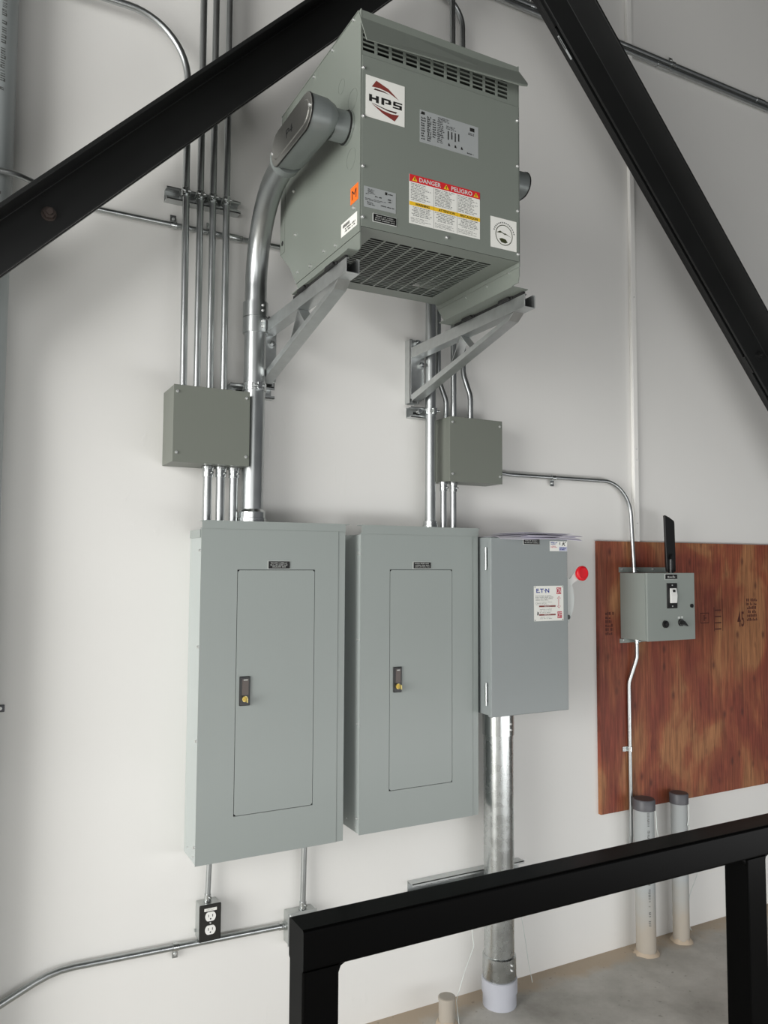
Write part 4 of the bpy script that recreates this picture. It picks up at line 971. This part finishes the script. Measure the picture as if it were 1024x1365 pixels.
# paddle antenna on top of the control box
t = thing('paddle_antenna', 'flat black paddle antenna standing on the control box', 'antenna', (2.806, -0.118, CZ1))
mb = MB().sweep([(2.806, -0.118, CZ1-0.0008), (2.806, -0.118, CZ1+0.060)], 0.0125, 18, True); mb.build('stem', 'black', t)
mb = MB(); prof = [(2.7845, 1.630), (2.7815, 1.70), (2.7760, 1.8700), (2.7745, 1.8830), (2.7800, 1.8845), (2.804, 1.8760), (2.8345, 1.8600), (2.8365, 1.8480), (2.8400, 1.70), (2.8390, 1.630)]
mb.prism(prof, 'y', -0.1165, -0.1045); mb.build('paddle', 'black', t, 0.003)
MB().prism([(2.7935, 1.686), (2.806, 1.712), (2.8185, 1.686)], 'y', -0.1295, -0.1168).build('stem_taper', 'black', t, 0.002)

# conduit from the right junction box over to the control box and on below it
YR = -0.034
t = conduit('thin conduit arching from the right junction box down to the control box', [(1.882, YR, 2.037), (1.99, -0.022, 2.031), (2.655, -0.024, 2.033), (2.655, -0.045, 1.6275)], R12, [0.06, 0.155])
strap_on(t, (2.215, -0.022, 2.031), (1, 0, 0), R12, (0, 0, -1), 0.02)
connector(t, (2.655, -0.0455, 1.6275), (0, 0.05, 1), R12, 0.02, (1, -0.6, 0))
t = conduit('thin pale conduit dropping from the control box down the plywood face', [(2.664, -0.045, 1.3325), (2.664, -0.045, 1.25), (2.629, -0.029, 1.14), (2.629, -0.029, 0.48), (2.629, -0.020, 0.40), (2.08, -0.020, 0.40)], R12, [0.08, 0.08, 0.05, 0.09])
connector(t, (2.664, -0.045, 1.3325), (0, 0, -1), R12, 0.02, (1, -0.6, 0)); strap_on(t, (2.629, -0.029, 0.851), (0, 0, 1), R12, (-1, 0, 0), 0.02)

# ------------------------------------------------------------------ outlet, low run, square box
t = thing('outlet_box', 'surface-mounted outlet box with a duplex receptacle below the left panelboard', 'outlet', (0.749, 0, 0.440))
MB().box(0.7155, 0.7835, -0.052, -0.0005, 0.4405, 0.5525).build('box_body', 'galvbox', t, 0.003)
cv = MB().box(0.7135, 0.7855, -0.059, -0.0522, 0.4385, 0.5545).build('cover_plate', 'duplex_cover', t, 0.0035)
for zc in (0.5175, 0.4755):
    P = []
    for i in range(24):
        a = 2*math.pi*i/24; P.append((0.7495+0.0172*math.cos(a), zc+max(-0.0142, min(0.0142, 0.0172*math.sin(a)))))
    f_ = MB().prism(P, 'y', -0.0618, -0.0592).build('receptacle_face', 'device', cv)
    MB().box(0.7415, 0.7435, -0.0622, -0.0618, zc-0.001, zc+0.007).box(0.7550, 0.7570, -0.0622, -0.0618, zc-0.001, zc+0.007).build('blade_slots', 'dark', f_)
    MB().cyl((0.7495, -0.0617, zc-0.007), (0.7495, -0.0622, zc-0.007), 0.0024, 10).build('ground_hole', 'dark', f_)
inst(SMALL, 'screw', cv, (0.7495, -0.059, 0.4965))
l = MB().box(0.729, 0.770, -0.0601, -0.0592, 0.5345, 0.5435).build('circuit_label', 'white', cv); mb = MB(); dashes(mb, 0.735, 0.764, 0.5365, 0.5415, 2, -0.0604, seed=97, fill=0.35); mb.build('small_print', 'inkgrey', l)
MB().cyl((0.7155, -0.012, 0.462), (0.7105, -0.012, 0.462), 0.005, 12).build('knockout_screw', 'zinc', t)
t = conduit('very short conduit from the left panelboard down to the outlet box', [(0.752, -0.030, 0.7145), (0.747, -0.030, 0.5535)], R12)
connector(t, (0.747, -0.030, 0.5535), (0.03, 0, 1), R12, 0.024, (0.4, -1, 0))
t = conduit('short vertical conduit from the left panelboard down to the square galvanized box', [(1.087, -0.030, 0.7145), (1.083, -0.030, 0.4655)], R12+0.001)
connector(t, (1.083, -0.030, 0.4655), (0.02, 0, 1), R12+0.001, 0.024, (0.4, -1, 0))
t = thing('square_box', 'square galvanized outlet box half hidden behind the guard rail corner', 'junction box', (1.075, 0, 0.360))
MB().box(1.024, 1.126, -0.047, -0.0005, 0.3605, 0.4645).build('box_body', 'galvbox', t, 0.004)
MB().box(1.022, 1.128, -0.050, -0.0472, 0.3585, 0.4665).build('cover_plate', 'galvbox', t, 0.001)
screws(t, [(1.033, -0.05, 0.457), (1.117, -0.05, 0.367)], 0)
t = conduit('low conduit angling up from the floor corner to the square galvanized box', [(-0.45, -0.022, 0.11), (0.285, -0.022, 0.436), (1.0235, -0.022, 0.418)], R12+0.0015, 0.25)
strap_on(t, (0.648, -0.022, 0.4275), (1, 0, -0.024), R12+0.0015, (0, 0, -1), 0.018)
connector(t, (1.0235, -0.022, 0.418), (-1, 0, 0.024), R12+0.0015, 0.024, (0, -1, 0.4))

# ------------------------------------------------------------------ pipe stubs in the floor
def stub(label, x, y, r, h, capped, seed):
    t = thing('pipe_stub', label, 'pipe', (x, y, 0))
    MB().cyl((x, y, 0), (x, y, h), r, 30).build('pipe', 'pvc_dirty', t)
    if capped:
        MB().sweep([(x, y, h-0.035), (x, y, h+0.006), (x, y, h+0.010)], r, 30, True, [r+0.005, r+0.0055, r+0.002]).build('cap', 'pvccap', t)
    else:
        MB().sweep([(x, y, h-0.006), (x, y, h+0.004), (x, y, h+0.006)], r, 30, True, [r+0.0015, r+0.0015, r-0.002]).build('tape_cover', 'pvc_dirty', t)
    # mortar collar at the floor
    mb = MB(); rnd = random.Random(seed); k = 22; ring0 = []; ring1 = []
    for i in range(k):
        a = 2*math.pi*i/k; q_ = r+0.006+rnd.uniform(0, 0.010); ring0.append((x+q_*math.cos(a), y+q_*math.sin(a), 0.0005)); q_ = r+0.001; ring1.append((x+q_*math.cos(a), y+q_*math.sin(a), 0.010+rnd.uniform(0, 0.012)))
    mb.add(ring0+ring1, [(i, (i+1) % k, k+(i+1) % k, k+i) for i in range(k)], True); mb.build('mortar_collar', 'floor', t)
    return t
s1 = stub('capped grey pipe stub with printing, standing below the plywood', 2.648, -0.088, 0.042, 0.640, True, 1)
mb = MB(); pipe_print(mb, 2.648, -0.088, 0.042, 0.13, 0.60, -0.52, -0.26, random.Random(9)); mb.build('printed_line', 'inkgrey', s1, kind='stuff')
s2 = stub('plain capped grey pipe stub farther along below the plywood', 2.872, -0.078, 0.036, 0.634, True, 2)
s3 = stub('very short dusty pipe stub beside the thick riser', 1.605, -0.138, 0.030, 0.092, False, 3)
def cord(label, pts, r=0.0013):
    t = MB().sweep(fillet(pts, 0.02), r, 6).build('pull_string', 'string'); tag(t, label, 'string')
cord('white pull string slanting up from the short dusty stub', [(1.640, -0.165, 0.001), (1.648, -0.135, 0.070), (1.692, -0.120, 0.150), (1.766, -0.075, 0.210), (1.775, -0.045, 0.300), (1.775, -0.0425, 0.440)], 0.0012)
cord('white pull string hanging beside the thick riser', [(1.990, -0.0425, 0.440), (2.000, -0.045, 0.33), (2.018, -0.050, 0.233), (2.032, -0.050, 0.163), (2.045, -0.050, 0.080), (2.060, -0.055, 0.002)], 0.0012)
cord('white pull string looped over the printed pipe stub', [(2.674, -0.128, 0.603), (2.680, -0.127, 0.565), (2.676, -0.131, 0.53), (2.70, -0.118, 0.48), (2.735, -0.06, 0.40), (2.742, -0.05, 0.10), (2.745, -0.05, 0.002)], 0.0016)
cord('white pull string tangled down the plain pipe stub', [(2.898, -0.108, 0.598), (2.893, -0.115, 0.55), (2.874, -0.119, 0.50), (2.905, -0.105, 0.51), (2.895, -0.112, 0.44), (2.98, -0.06, 0.36), (3.037, -0.03, 0.243), (2.985, -0.03, 0.160), (2.96, -0.03, 0.05), (2.99, -0.03, 0.002)], 0.0016)
